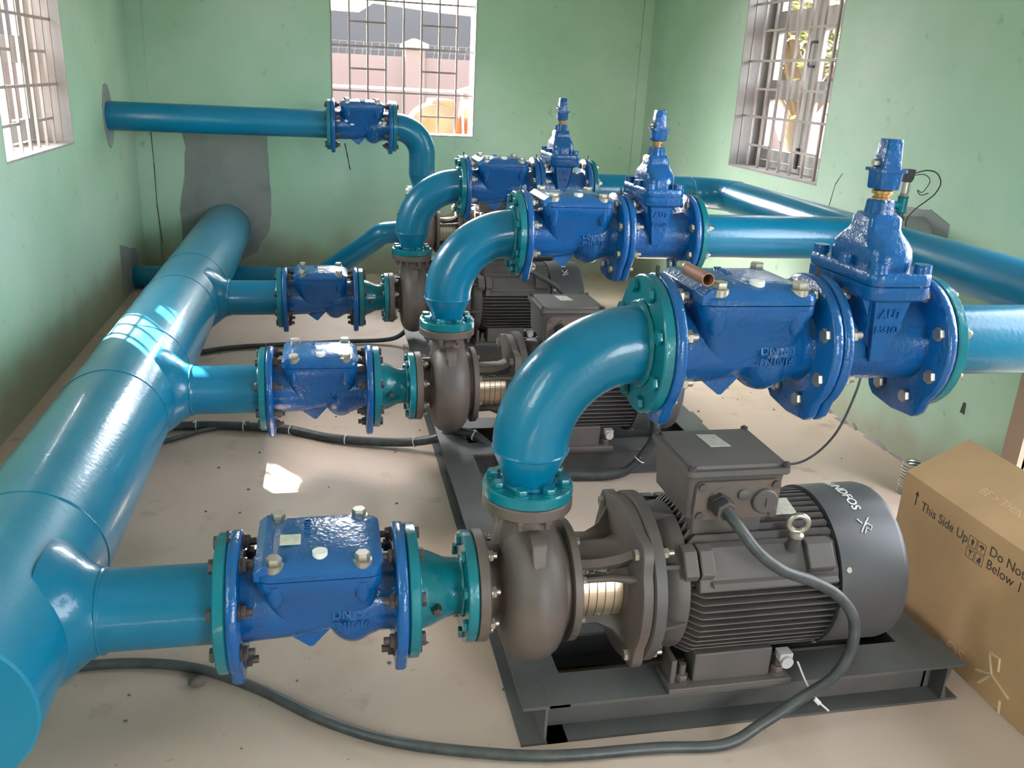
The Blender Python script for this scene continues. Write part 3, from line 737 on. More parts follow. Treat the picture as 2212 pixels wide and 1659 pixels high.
    # maker plate on top fins
    b = MB(); yy0, yy1 = -.065, -.015
    b.loft([[Vector((.535, yy0, z+.163)), Vector((.585, yy0, z+.163)), Vector((.585, yy1, z+.174)), Vector((.535, yy1, z+.174))], [Vector((.535, yy0, z+.165)), Vector((.585, yy0, z+.165)), Vector((.585, yy1, z+.176)), Vector((.535, yy1, z+.176))]])
    b.build('rating_plate', M['sticker'], p)
    # junction box
    b = MB(); b.box(.335, .49, -.085, .07, z+.135, .49); b.build('box_pedestal', G, p, bevel=.004)
    b = MB(); b.loft([rr(.411, -.012, .100, .092, .014, .482), rr(.411, -.012, .106, .098, .014, .578)]); jb = b.build('junction_box', G, p, sharp=40)
    b = MB(); b.loft([rr(.411, -.012, .112, .105, .012, .578), rr(.411, -.012, .114, .107, .012, .581), rr(.411, -.012, .113, .106, .012, .592)])
    b.loft([rr(.411, -.012, .100, .094, .012, .592), rr(.411, -.012, .098, .092, .012, .598)])
    b.build('box_lid', G, p, sharp=30)
    for x in (.308, .514):
        for y in (-.109, .085):
            b = MB(); b.cyl((x, y, .588), (x, y, .600), .008, n=14); b.cyl((x, y, .600), (x, y, .603), .004, n=6); b.build('lid_screw', M['bolt'], p)
    q = [(.385, .055), (.427, .051), (.436, -.012), (.391, -.012)]
    b = MB(); b.loft([[Vector((x, y, zz)) for x, y in q] for zz in (.5978, .5992)])
    b.build('lid_sticker', M['sticker'], p, smooth=False)
    b = MB(); b.loft([[Vector((v.x, -.109-.0-v.z*0, v.y)) for v in rr(.412, .526, .092, .042, .012, 0)], [Vector((v.x, -.117, v.y)) for v in rr(.412, .526, .092, .042, .012, 0)]])
    b.loft([[Vector((v.x, -.117, v.y)) for v in rr(.425, .526, .070, .032, .02, 0)], [Vector((v.x, -.121, v.y)) for v in rr(.425, .526, .068, .030, .02, 0)]])
    gp = b.build('gland_plate', D, p, sharp=40)
    b = MB(); b.lathe((.468, -.118, .525), (0, -1, 0), [(0, .027), (.012, .027), (.015, .024)], 28); b.box(.4665, .4695, -.136, -.132, .515, .535); b.build('blind_plug', G, p)
    b = MB(); b.lathe((.420, -.118, .540), (0, -1, 0), [(0, .012), (.008, .012), (.010, .009)], 20); b.build('blind_plug', G, p)
    for x in (.332, .492):
        for zz in (.494, .558):
            b = MB(); b.lathe((x, -.116, zz), (0, -1, 0), [(0, .009), (.007, .009), (.007, .004)], 12); b.build('plate_screw', M['bolt'], gp)
    b = MB(); b.lathe((.368, -.118, .524), (.12, -1, -.1), [(0, .024), (.012, .024), (.013, .021), (.020, .021), (.021, .024), (.036, .022), (.040, .016)], 6); b.build('cable_gland', M['rubber'], p)
    b = MB(); b.lathe((.3715, -.146, .521), (.12, -1, -.1), [(0, .0225), (.010, .0225)], 6); b.build('gland_nut', D, p)
    # feet
    for s_ in (-1, 1):
        b = MB()
        ya, yb_ = sorted((s_*.170, s_*.085)); b.box(.292, .575, ya, yb_, .0985, .112); b.build('foot', G, p, bevel=.002)
        ya, yb_ = sorted((s_*.150, s_*.095)); b = MB(); b.box(.352, .530, ya, yb_, .110, .180); b.build('foot_riser', G, p, bevel=.003)
        b = MB(); b.box(.30, .312, ya, yb_, .110, .168); b.build('foot_rib', G, p, bevel=.002)
        for x in (.328, .552):
            b = MB(); b.cyl((x, s_*.142, .111), (x, s_*.142, .115), .017, n=18); b.hexa((x, s_*.142, .115), (x, s_*.142, .130), .0145); b.cyl((x, s_*.142, .13), (x, s_*.142, .155), .0075, n=10)
            b.build('foot_bolt', D, p)
    b = MB(); b.box(.545, .575, -.160, -.135, .150, .168); b.cyl((.560, -.160, .150), (.560, -.168, .150), .014, n=16); b.build('drain_cap', M['steelgrey'], p)
    return p
pg = 'dark grey pump sets in a row'
pl = ['nearest motor pump, its junction box and lifting eye in full view', 'middle motor pump of the row, half hidden behind the nearest teal elbow', 'farthest of the three pumps in line, its motor under the second discharge line']
p0 = pump((0, Y[0], 0), pl[0], pg)
BO.ring(p0, XS+.0005, ZS, .097, .046, .0125, .020, M['zinc'], hm=M['green'])
pumps = [p0, dup(p0, (0, Y[1], 0), pl[1]), dup(p0, (0, Y[2], 0), pl[2])]
P4 = Vector((.165, 3.66, .13))
pumps.append(dup(p0, P4, 'fourth pump against the back wall, seen only in the gap between the elbows'))

# --- base frame
bf = thing('base_frame', 'dark steel beam frame on the floor under the row of three pumps', 'frame', (0, 0, 0))
b = MB(); ibeam(b, (.028, -.166, 0), (.028, Y[2]+.17, 0)); b.build('side_beam', M['beam'], bf, smooth=False)
b = MB(); ibeam(b, (.955, -.120, 0), (.955, Y[2]+.17, 0)); b.box(.95, .972, -.120, -.114, .0, .098); b.build('side_beam', M['beam'], bf, smooth=False)
for i, y in enumerate(Y):
    for s_ in (-1, 1):
        b = MB(); yy = y + s_*.116; x1 = 1.016
        ibeam(b, (.034 if s_ < 0 else .08, yy, 0), (x1, yy, 0), h=.0985)
        b.build('cross_beam', M['beam'], bf, smooth=False)
b = MB(); b.prism([(.972, .008), (.972, .091), (.985, .091), (.975, .05), (.985, .008)], 'y', -.166, -.10); b.build('end_plate', M['beam'], bf, smooth=False)
pf = tag(MB().box(.05, 1.12, 3.42, 3.90, 0, .13).build('plinth', M['concrete'], smooth=False, bevel=.01), 'low cement plinth under the fourth pump by the back wall', 'plinth')
b4 = thing('base_frame', 'short dark steel frame on the cement plinth under the fourth pump', 'frame', (.165, 3.66, .13))
for s_ in (-1, 1):
    b = MB(); ibeam(b, (-.02, s_*.116, 0), (.9, s_*.116, 0)); b.build('cross_beam', M['beam'], b4, smooth=False)

# --- discharge elbows
eg = 'teal discharge elbows above the pumps'
def elbow(loc, label):
    e = thing('discharge_elbow', label, 'pipe elbow', loc, eg)
    b = MB(); b.lathe((0, 0, .508), (0, 0, 1), [(0, .090), (.003, .0935), (.023, .0935), (.026, .091)], 44); b.build('flange', M['green'], e)
    for k in range(8):
        a = 2*pi*(k+.5)/8; c = (.074*cos(a), .074*sin(a))
        b = MB(); b.cyl((*c, .533), (*c, .537), .016, n=16); b.hexa((*c, .536), (*c, .549), .0135); b.build('flange_bolt', M['green'], e)
    b = MB(); b.lathe((0, 0, .530), (0, 0, 1), [(0, .052), (.012, .052), (.025, .056), (.045, .064), (.060, .071), (.072, .0755), (.078, .077)], 48)
    weld(b, (0, 0, .535), (0, 0, 1), .054, .005); b.build('reducer_cone', M['teal'], e)
    b = MB(); weld(b, (0, 0, .608), (0, 0, 1), .076, .0035); b.build('weld_seam', M['teal'], e)
    R = ZF-.608-.004; pts = []
    pts.append(Vector((0, 0, .606)))
    for k in range(19):
        a = pi/2*k/18; pts.append(Vector((R-R*cos(a), 0, .612+R*sin(a)*1.0)))
    pts[-1].z = ZF
    b = MB(); b.tube(pts, .0775, 48); b.build('bend', M['teal'], e, sharp=60)
    b = MB(); ringflange(b, XF1-.0235, XF1-.0015, .139, o=(0, 0, ZF)); weld(b, (XF1-.026, 0, ZF), (1, 0, 0), .081, .0075); b.build('flange', M['green'], e)
    return e
e0 = elbow((0, Y[0], 0), 'largest teal discharge elbow, rising from the nearest pump')
gasket(e0, XF1-.0008, ZF)
dup(e0, (0, Y[1], 0), 'teal discharge elbow rising from the middle pump')
dup(e0, (0, Y[2], 0), 'teal discharge elbow rising from the farthest pump in line')

# --- discharge check valves and gate valves
dg_ = 'blue check valves on the discharge lines'
dv0 = dup(protov, (XF1, Y[0], ZF), 'blue check valve on the nearest discharge line, copper tube lying on it', dg_)
# its bolts become bright zinc ones
for v, m_ in ((dv0, 'zinc'),):
    for c in [c for c in kids(v) if c.name.startswith('bolt')]: bpy.data.objects.remove(c)
    for c in [c for c in kids(v) if c.name.startswith('square_sticker')]: bpy.data.objects.remove(c)
    BO.ring(v, -.0005, 0, .118, .047, .0145, .026, M['zinc'], hm=M['green'])
    BO.ring(v, VL+.0015, 0, .118, .047, .0145, .026, M['zinc'])
dup(dv0, (XF1, Y[1], ZF), 'blue check valve on the middle discharge line')
dup(dv0, (XF1, Y[2], ZF), 'blue check valve on the farthest discharge line')
gg = 'blue gate valves with square stem caps'
g0 = gate_valve((XF2+.001, Y[0], ZF), 'blue gate valve nearest the camera, letters cast on its tapered front panel', gg)
gasket(g0, -.0008); gasket(g0, GL+.0008)
BO.ring(g0, GL+.001, 0, .118, .047, .0145, .022, M['zinc'])
dup(g0, (XF2+.001, Y[1], ZF), 'blue gate valve in the middle of the three, before the right window')
dup(g0, (XF2+.001, Y[2], ZF), 'blue gate valve farthest of the three, standing before the back wall')

# --- discharge pipes and header on the right
HX, HR = 1.535, .073
dp = thing('discharge_header', 'teal discharge pipework with long header along the right wall', 'pipe', (0, 0, 0))
pts = [Vector((XF3+.027, Y[2], ZF)), Vector((HX-.17, Y[2], ZF))]
bend = [Vector((HX-.17+.17*sin(a), Y[2]-.17+.17*cos(a), ZF)) for a in [pi/2*k/12 for k in range(13)]]
b = MB(); b.tube([pts[0], pts[1]], .0745, 44); b.build('line_pipe', M['teal'], dp)
b = MB(); b.tube(bend, .0745, 44); b.build('bend', M['teal'], dp)
b = MB(); b.tube([(HX, Y[2]-.17, ZF), (HX, -.25, ZF)], .0745, 44); b.build('header_pipe', M['teal'], dp)
b = MB(); weld(b, (HX-.17, Y[2], ZF), (1, 0, 0), .0745, .002); weld(b, (HX, Y[2]-.17, ZF), (0, 1, 0), .0745, .002); b.build('weld_seam', M['teal'], dp)
for y in Y[:2]:
    b = MB(); b.tube([(XF3+.027, y, ZF), (HX-.05, y, ZF)], .075, 44); b.build('line_pipe', M['teal'], dp)
for y in Y:
    b = MB(); ringflange(b, XF3+.0045, XF3+.027, .139, o=(0, y, ZF)); weld(b, (XF3+.030, y, ZF), (1, 0, 0), .078, .005); b.build('flange', M['green'], dp)
b = MB(); b.cyl((HX-.14, Y[2]-.03, ZF-.072), (HX-.14, Y[2]-.03, ZF-.10), .014, n=14); b.hexa((HX-.14, Y[2]-.03, ZF-.10), (HX-.14, Y[2]-.03, ZF-.115), .016); b.build('drain_plug', M['zinc'], dp)
b = MB(); b.tube([(HX+.03, 1.27, ZF+.008), (XR+.02, 1.27, ZF+.008)], .074, 36); o = b.build('outlet_stub', M['concrete'], dp); tag(o, 'grey cement-splashed pipe stub entering the right wall')

# --- pressure transmitter on the header
pt = thing('pressure_transmitter', 'pressure transmitter with black plug on a small tee above the right header', 'sensor', (HX, 1.10, ZF+.073))
b = MB(); b.cyl((0, 0, -.004), (0, 0, .05), .011, n=16); b.hexa((0, 0, .020), (0, 0, .032), .018); b.build('nipple', M['bolt'], pt)
b = MB(); b.cyl((0, 0, .045), (0, 0, .098), .017, n=20); b.cyl((0, 0, .07), (-.045, 0, .07), .014, n=18); b.torus((0, 0, .098), (0, 0, 1), .016, .003, 20, 6); b.torus((0, 0, .047), (0, 0, 1), .016, .003, 20, 6)
b.build('tee', M['green'], pt)
b = MB(); b.hexa((0, 0, .100), (0, 0, .112), .016); b.cyl((0, 0, .112), (0, 0, .150), .0125, n=20); b.build('sensor_body', M['zinc'], pt)
b = MB(); b.loft([rr(0, 0, .013, .013, .005, .148), rr(.002, 0, .0155, .015, .004, .160), rr(.003, 0, .016, .016, .004, .190)]); b.build('plug', M['rubber'], pt)
b = MB(); b.tube(spline([(.018, -.01, .172), (.05, -.02, .176), (.075, -.02, .155), (.055, -.02, .118), (.034, -.02, .125), (.050, -.02, .108), (.078, -.02, .115)], 7), .0015, 6)
b.tube(spline([(.018, -.01, .178), (.055, -.02, .190), (.095, -.02, .182), (.118, -.02, .15), (.105, -.02, .115), (.078, -.02, .09), (.04, -.02, .06), (.014, -.02, .02), (.03, -.02, -.03)], 7), .0022, 6)
b.build('lead', M['rubber'], pt)
sc = tag(MB().tube(spline([(1.545, 1.07, .75), (1.50, 1.06, .62), (1.475, 1.05, .45), (1.46, 1.05, .30), (1.41, 1.06, .13), (1.32, 1.09, .02), (1.2, 1.12, .006), (1.06, 1.17, .006)], 8), .0045, 8).build('signal_cable', M['cable']), 'thin dark cable hanging from the right header to the floor', 'cable')

# --- return line at the back: left-wall pipe, check valve, elbow, pump 4
up = thing('return_pipe', 'teal pipe leaving the left wall near the back corner at window sill height', 'pipe', (0, 3.66, 1.015))
b = MB(); b.tube([(XL-.05, 0, 0), (-.378, 0, 0)], .0765, 44); b.build('line_pipe', M['teal'], up)
b = MB(); ringflange(b, -.378, -.3555, .139); b.build('flange', M['green'], up)
uv = dup(protov, (-.354, 3.66, 1.015), 'blue check valve on the upper pipe in front of the back window, splashed with white', None)
uv['group'] = 'check valve on the upper return pipe'
for c in [c for c in kids(uv) if c.name.startswith('square_sticker')]: bpy.data.objects.remove(c)
b = MB()
for k in range(9):
    x = random.choice((.045, .05, .10, .12, .20, .28, .30)); zz = random.uniform(-.01, .07)
    b.ell((x+random.uniform(-.02, .02), -.082 if .06 > zz else -.10, zz), random.uniform(.006, .018), .006, random.uniform(.006, .012), 8, 5)
b.build('paint_splash', M['white'], uv)
ue = thing('return_elbow', 'teal elbow turning down from the upper valve at the back window', 'pipe elbow', (.165, 3.66, .13))
zt = 1.015-.13; Rr = .155
b = MB(); ringflange(b, -.1755, -.153, .139, o=(0, 0, zt)); b.build('flange', M['green'], ue)
pts = [Vector((-.155, 0, zt))] + [Vector((-Rr+Rr*sin(a), 0, zt-Rr+Rr*cos(a))) for a in [pi/2*k/16 for k in range(17)]] + [Vector((0, 0, .62))]
b = MB(); b.tube(pts, .0765, 44); b.build('bend', M['teal'], ue, sharp=60)
b = MB(); b.lathe((0, 0, .530), (0, 0, 1), [(0, .052), (.02, .054), (.06, .068), (.092, .0765)], 40); b.build('reducer_cone', M['teal'], ue)
b = MB(); b.lathe((0, 0, .508), (0, 0, 1), [(0, .0935), (.026, .0935)], 40); b.build('flange', M['white'], ue); 
for k in range(8):
    a = 2*pi*(k+.5)/8; c = (.074*cos(a), .074*sin(a))
    b = MB(); b.hexa((*c, .534), (*c, .549), .0135); b.build('flange_bolt', M['white'], ue)
lp = thing('low_suction_pipe', 'teal pipe rising at a slant from the left wall, behind the farthest check valve', 'pipe', (0, 3.66, 0))
b = MB(); zl = .0725; z4 = ZS+.13
pts = spline([(XL-.05, .27, zl), (-1.0, .27, zl), (-.52, .27, zl), (-.40, .24, zl+.035), (-.27, .14, zl+.15), (-.15, .05, z4-.100), (-.07, .01, z4-.030), (.0, 0, z4-.015), (.03, 0, z4-.012)], 6)
b.tube(pts, .0655, 40); b.build('bent_pipe', M['teal'], lp, sharp=60)
b = MB(); ringflange(b, .03, .0545, .117, o=(0, 0, z4)); b.build('flange', M['green'], lp)

# --- power cables
def cable(name, pts, r, label, ties=()):
    P = spline(pts, 10); o = MB().tube(P, r, 12).build(name, M['cable']); tag(o, label, 'cable')
    for f in ties:
        i = int(f*(len(P)-2)); d = (P[i+1]-P[i]).normalized()
        b = MB(); b.torus(P[i], d, r+.001, .0022, 16, 6); e = P[i]+Vector((0, 0, r)); b.box(e.x-.003, e.x+.003, e.y-.004, e.y+.004, e.z-.002, e.z+.005)
        b.tube([e, e+Vector((random.uniform(-.01, .01), -.018, -.006+random.uniform(0, .01)))], .0014, 6)
        b.build('cable_tie', M['tie'], o)
    return o
cable('power_cable', [(.372, -.155, .521), (.383, -.190, .505), (.42, -.215, .46), (.48, -.215, .415), (.55, -.215, .385), (.610, -.222, .350), (.648, -.232, .300), (.652, -.240, .235), (.625, -.240, .165), (.57, -.225, .105), (.49, -.225, .05), (.40, -.235, .0135), (.25, -.222, .0125), (.05, -.213, .0125), (-.097, -.185, .0125), (-.28, -.125, .0125), (-.422, -.04, .0125), (-.563, .08, .0125), (-.70, .170, .0125), (-.837, .21, .0125), (-.98, .215, .0125), (-1.15, .20, .0125)], .0118,
      'thick black cable looping from the nearest junction box over its motor and along the floor')
cable('power_cable', [(-1.22, 1.60, .017), (-.996, 1.634, .017), (-.847, 1.636, .017), (-.685, 1.608, .017), (-.556, 1.574, .017), (-.385, 1.47, .017), (-.152, 1.392, .025), (-.03, 1.33, .06), (.04, 1.28, .112), (.12, 1.21, .108), (.20, 1.13, .05), (.27, 1.085, .02), (.42, 1.06, .018), (.60, 1.045, .03), (.68, 1.035, .12), (.70, 1.03, .20), (.66, 1.04, .33), (.55, 1.05, .40), (.42, 1.05, .50), (.372, 1.105, .521)], .0165,
      'thick tied cable bundle crossing the floor beneath the middle check valve', (.09, .15, .22, .28, .34, .40, .47, .60, .72))
cable('power_cable', [(-1.2, 1.42, .011), (-1.0, 1.50, .011), (-.85, 1.61, .010), (-.7, 1.66, .011)], .0085, 'thin black cable branching from the tied bundle beside the fat pipe')
cable('power_cable', [(-1.2, 2.50, .0135), (-.997, 2.575, .0135), (-.856, 2.643, .0135), (-.64, 2.68, .0135), (-.301, 2.722, .0135), (-.069, 2.713, .030), (.03, 2.69, .109), (.113, 2.60, .108), (.18, 2.40, .03), (.45, 2.31, .014), (.70, 2.29, .06), (.74, 2.28, .25), (.68, 2.29, .38), (.55, 2.31, .46), (.42, 2.33, .52), (.372, 2.36, .521)], .012,
      'black cable crossing the floor between the middle and farthest suction valves', (.5,))
# tie hanging at near motor
tt = tag(MB().tube(spline([(.585, -.165, .150), (.588, -.205, .125), (.605, -.230, .098), (.622, -.25, .085)], 5), .002, 6).cyl((.600, -.226, .100), (.608, -.236, .093), .005, n=8).build('cable_tie', M['tie']), 'long white cable tie hanging at the foot of the nearest motor', 'cable tie')
# --- copper tube lying on the nearest discharge check valve
b = MB(); c0, c1 = Vector((.287, -.020, .981)), Vector((.290, -.112, .981)); d = c1-c0
n = 24; L = d.length
b.tube([c0, c0+d*.5, c1], .0125, n, caps=(True, False)); b.tube([c1+d*.001, c0+d*.6], .0105, n, caps=(False, True))
dd, u, v = frame(d)
b.loft([[c1 + (u*cos(2*pi*k/n)+v*sin(2*pi*k/n))*r for k in range(n)] for r in (.0105, .0125)], caps=(False, False))
tag(b.build('copper_tube', M['copper'], sharp=60), 'short open copper tube lying on the nearest discharge check valve', 'tube')
# --- pebble
b = MB(); b.ell((-.700, .128, .010), .020, .014, .012, 9, 6); tag(b.build('pebble', M['stone'], smooth=False), 'small grey pebble on the floor below the nearest suction branch', 'stone')
b = MB()
for k in range(46):
    x, y = random.uniform(-.95, .0), random.uniform(-.3, 3.2)
    if k % 3 == 0: x, y = random.uniform(1.1, 1.7), random.uniform(.6, 2.8)
    r = random.uniform(.002, .0045); b.ell((x, y, r*.5), r*1.3, r, r*.7, 6, 4)
tag(b.build('grit', M['stone'], smooth=False), 'scattered crumbs of grit on the cement floor', 'grit', kind='stuff')

# --- cardboard box on the right
bx0, bx1, by0, by1, bh = 1.085, 1.42, -.62, .244, .385
cb = thing('cardboard_box', 'large brown cardboard box with handling print at the right edge', 'box', (bx0, by0, 0))
LX, LY = bx1-bx0, by1-by0
shear = .0156
def face(yq): return -(LY-yq)*shear*0
b = MB(); t = .005
b.box(0, t, 0, LY, .001, bh); b.box(LX-t, LX, 0, LY, .001, bh); b.box(t, LX-t, LY-t, LY, .001, bh); b.box(t, LX-t, 0, t, .001, bh); b.box(t, LX-t, t, LY-t, .001, .006)
b.build('carton', M['card'], cb, smooth=False)
ridge = LX*.50; rz = bh+.085
b = MB(); b.prism([(0, bh), (0, bh+t), (ridge, rz+t), (ridge, rz)], 'y', 0, LY); f1 = b.build('flap', M['card'], cb, smooth=False)
b = MB(); b.prism([(LX, bh), (LX, bh+t), (ridge+.014, rz-.012+t), (ridge+.014, rz-.012)], 'y', 0, LY-.06); b.build('flap', M['card'], cb, smooth=False)
b = MB(); b.prism([(0, bh-.001), (LX, bh-.001), (ridge+.01, rz-.012), (ridge-.01, rz-.012)], 'y', LY-t, LY); b.build('flap', M['card'], cb, smooth=False)
sm = lambda y0, z0: (lambda x, y, z: Vector((-.0004-z, y0-x, z0+y)))
text('printed_text', 'This Side Up', .034, sm(LY-.168, bh-.055), M['ink'], cb, .0002)
text('printed_text', 'Do Not Stack', .034, sm(LY-.325, bh-.044), M['ink'], cb, .0002, align='LEFT')
text('printed_text', 'Below 1', .034, sm(LY-.325, bh-.078), M['ink'], cb, .0002, align='LEFT')
b = MB(); y0 = LY-.058
b.prism([(y0-.002, bh-.065), (y0+.002, bh-.065), (y0+.002, bh-.038), (y0+.007, bh-.038), (y0, bh-.025), (y0-.007, bh-.038), (y0-.002, bh-.038)], 'x', -.0006, 0)
b.build('printed_arrow', M['ink'], cb, smooth=False)
b = MB(); yq, zq = LY-.258, bh-.040
for iy in range(2):
    for iz in range(2):
        a0, a1 = yq-.030*iy, yq-.030*iy-.026; q0, q1 = zq-.030*iz, zq-.030*iz-.026
        for r in ((a1, a0, q0-.001, q0), (a1, a0, q1, q1+.001), (a1, a1+.001, q1, q0), (a0-.001, a0, q1, q0)): b.box(-.0006, 0, *r)
        m0, k0 = (a0+a1)/2, (q0+q1)/2
        if (iy, iz) == (0, 0): b.prism([(m0-.003, k0-.008), (m0+.003, k0-.008), (m0+.003, k0), (m0+.007, k0), (m0, k0+.008), (m0-.007, k0), (m0-.003, k0)], 'x', -.0006, 0)
        elif (iy, iz) == (1, 0): b.prism([(m0-.009, k0), (m0+.009, k0), (m0+.006, k0+.006), (m0, k0+.008), (m0-.006, k0+.006)], 'x', -.0006, 0); b.box(-.0006, 0, m0-.0008, m0+.0008, k0-.008, k0)
        elif (iy, iz) == (0, 1): b.prism([(m0-.006, k0+.008), (m0+.006, k0+.008), (m0+.001, k0), (m0-.001, k0)], 'x', -.0006, 0); b.box(-.0006, 0, m0-.0008, m0+.0008, k0-.008, k0)
        else: b.prism([(m0-.006, k0-.008), (m0+.006, k0-.008), (m0+.005, k0-.002), (m0-.002, k0+.008), (m0-.006, k0+.006)], 'x', -.0006, 0)
b.build('printed_symbols', M['ink'], cb, smooth=False)
def flapm(x, y, z):
    q = .075 + y*1.0; L = math.hypot(ridge, .085); f = q/L
    return Vector((ridge*f, LY-.37-x, bh+t+.0006+.085*f+z))
text('printed_text', 'BE > THINK > INNOVATE >', .030, flapm, M['cardlight'], cb, .0002)
text('printed_text', 'OS', .050, sm(LY-.30, .045), M['cardlight'], cb, .0002)
b = MB()
def cbp(y, z): return Vector((-.0006, LY-.42-y, .07+z))
for q in ([(-.03, -.045), (0, 0), (-.02, .045)], [(.06, -.02), (0, 0), (-.045, -.02)], [(-.02, .045), (.01, .05), (.015, .02)], [(.04, -.04), (.045, -.07)]):
    b.tube([cbp(*k) for k in q], .0035, 6)
b.build('printed_emblem', M['cardlight'], cb)
# coil behind the box
b = MB()
for k in range(10): b.torus((1.60, .84, .008+.0115*k), (0.02, .05, 1), .038 - .001*(k % 2), .0058, 30, 8)
tag(b.build('wire_coil', M['zinc']), 'small coil of grey wire on the floor behind the cardboard box', 'coil')

# ------------------------------------------------------------------ outdoors
gd_ = MB().box(-14, 16, -8, 24, -.5, -.32).build('ground', M['dirt'], smooth=False); struct(gd_)
bw = thing('boundary_wall', 'pinkish white boundary wall with a capped pillar beyond the back window', 'wall', (0, 9.0, -.32))
b = MB(); b.box(-6, 4.8, 0, .15, 0, 1.80); b.build('wall_panel', M['outwall'], bw, smooth=False)
for x in (-2.2, .64, 3.5):
    b = MB(); b.box(x-.11, x+.11, -.06, .21, 0, 1.90); b.build('pillar', M['outwall'], bw, smooth=False)
    b = MB(); b.loft([rr(x, .075, .15, .175, .01, 1.90), rr(x, .075, .15, .175, .01, 1.94), rr(x, .075, .02, .02, .005, 2.0)]); b.build('pillar_cap', M['reveal'], bw, smooth=False)
b = MB()
for k in range(52):
    x = -2.2+.09*k; b.prism([(x-.003, 1.79), (x+.003, 1.79), (x+.028, 1.94), (x+.022, 1.94)], 'y', .07, .074)
b.box(-3, 4, .07, .074, 1.935, 1.941); b.box(-3, 4, .07, .074, 1.86, 1.865)
b.build('wall_spikes', M['bolt'], bw, smooth=False)['kind'] = 'stuff'
b = MB(); b.prism([(-7, -.32), (-7, 2.32), (.25, 2.26), (.5, 2.42), (1.6, 2.34), (3.0, 2.28), (6, 2.30), (6, -.32)], 'y', 15, 19)
tag(b.build('dark_shed', M['roof'], smooth=False), 'long dark shed rising behind the boundary wall', 'building')
# orange machine outside back window
om = thing('orange_machine', 'orange site machine standing just outside the back window', 'machine', (.72, 6.6, -.32))
b = MB(); b.lathe((-.13, -.18, 1.14), (0, 1, 0), [(0, .14), (.03, .20), (.06, .24), (.5, .24), (.56, .20)], 28); b.build('drum', M['orange'], om)
b = MB(); b.prism([(-.25, .60), (.06, .60), (.08, 1.0), (.04, 1.42), (-.16, 1.42)], 'y', -.05, .45); b.build('engine_hood', M['orange'], om, bevel=.02)
b = MB(); b.prism([(.14, .5), (.75, .5), (.75, 1.42), (.16, 1.42), (.12, 1.1)], 'y', -.15, .45); b.build('side_tank', M['orange'], om, bevel=.03)
b = MB(); b.box(-.1, .6, .1, .4, .45, .62); b.build('chassis', M['rubber'], om)
for x0 in (-.02, .06): 
    b = MB(); b.tube([(x0, -.2, 1.02), (x0+.12, -.2, 1.14)], .012, 6); b.build('lever', M['reveal'], om)
b = MB(); b.tube(spline([(.36, -.3, 1.30), (.22, -.3, 1.24), (.14, -.3, 1.1), (.11, -.3, .6)], 6), .02, 10); b.build('hose', M['yellow'], om)
b = MB(); b.tube([(-1.5, -.4, 1.50), (1.6, -.4, 1.50)], .011, 10); b.tube([(.0, -.4, 1.50), (.7, -.4, 1.74)], .011, 10); b.tube([(.05, -.4, 1.5), (.10, -.35, .9)], .010, 10); b.build('guard_rail', M['steelgrey'], om)
b = MB(); b.cyl((-.2, -.1, .31), (-.2, .4, .31), .3, n=24); b.cyl((.55, -.1, .30), (.55, .4, .30), .29, n=24); b.build('wheel', M['rubber'], om)
# left outside: pale wall and blue tank
lw = MB().box(-4.6, -4.4, -2, 9, -.32, 2.6).build('boundary_wall', M['outwall'], smooth=False); tag(lw, 'pale boundary wall seen through the left window', 'wall')
b = MB(); b.lathe((-3.0, 3.95, -.32), (0, 0, 1), [(0, .36), (.1, .40), (1.0, .40), (1.12, .34), (1.18, .2)], 28); tag(b.build('water_tank', M['cyan']), 'light blue tank outside the left window', 'tank')
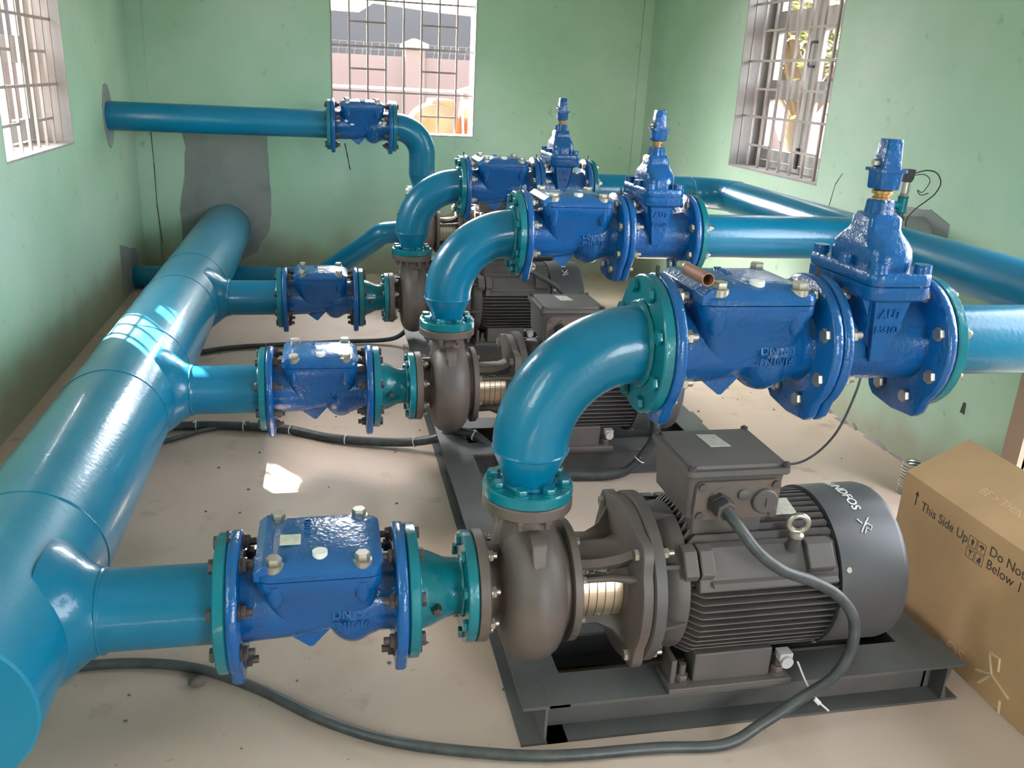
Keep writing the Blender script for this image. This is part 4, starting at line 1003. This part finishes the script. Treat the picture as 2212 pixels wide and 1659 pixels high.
# right outside: house, tree
hs2 = thing('outbuilding', 'small pinkish white building outside the right window', 'building', (8.4, 13.0, -.32))
b = MB(); b.box(-1.2, 1.6, -1.5, 2.5, 0, 2.05); b.build('house_wall', M['outwall'], hs2, smooth=False)
b = MB(); b.prism([(-1.6, 2.05), (2.0, 2.05), (.2, 2.9)], 'y', -1.8, 2.8); b.build('roof', M['roof'], hs2, smooth=False)
rw2 = MB().box(4.9, 5.05, -3, 12, -.32, 1.35).build('boundary_wall', M['outwall'], smooth=False); tag(rw2, 'low pale boundary wall seen through the right window', 'wall')
def tree(loc, h, label, seed):
    random.seed(seed); t = thing('tree', label, 'tree', loc, 'trees outside the right window')
    b = MB(); b.tube(spline([(0, 0, 0), (.06, 0, h*.25), (-.05, .05, h*.45), (.1, 0, h*.7)], 5), [.13-.005*i for i in range(16)], 10)
    for k in range(7):
        a = random.uniform(0, 6.28); b.tube([(0, 0, h*.42), (cos(a)*.5, sin(a)*.5, h*.6), (cos(a)*1.0, sin(a)*1.0, h*.72)], [.06, .04, .02], 6)
    b.build('trunk', M['bark'], t)
    b = MB()
    for k in range(5200):
        c = Vector((random.gauss(0, .62), random.gauss(0, .62), h*.72 + random.gauss(0, .34)))
        s_ = random.uniform(.018, .042); u = Vector((random.uniform(-1, 1), random.uniform(-1, 1), random.uniform(-.6, .6))).normalized(); w = u.orthogonal().normalized()
        vs = [b.bm.verts.new(c+u*s_*1.6), b.bm.verts.new(c+w*s_*.6), b.bm.verts.new(c-u*s_*1.6), b.bm.verts.new(c-w*s_*.6)]; b.bm.faces.new(vs)
    o = b.build('foliage', M['leaf'], t, smooth=False); o['kind'] = 'stuff'
tree((3.7, 5.7, -.32), 3.3, 'yellow-green tree standing outside the right window, left of the other', 3)
tree((6.4, 7.8, -.32), 3.6, 'yellow-green tree behind the low wall outside the right window, farther one', 5)

# unseen slab and two piers, added to trim the sun at the left window
ev = thing('sun_blocker', 'unseen slab and piers added outside the left wall to block the sun', 'sun_blocker', (XL-WT, 0, -.32))
b = MB(); b.box(-.52, 0, -5, 9, 2.72, 2.84); b.build('sun_blocker_slab', M['reveal'], ev, smooth=False)
for y in (3.78, -1.6):
    b = MB(); b.box(-.80, -.55, y, y+.75, 0, 2.72); b.build('sun_blocker_pier', M['reveal'], ev, smooth=False)
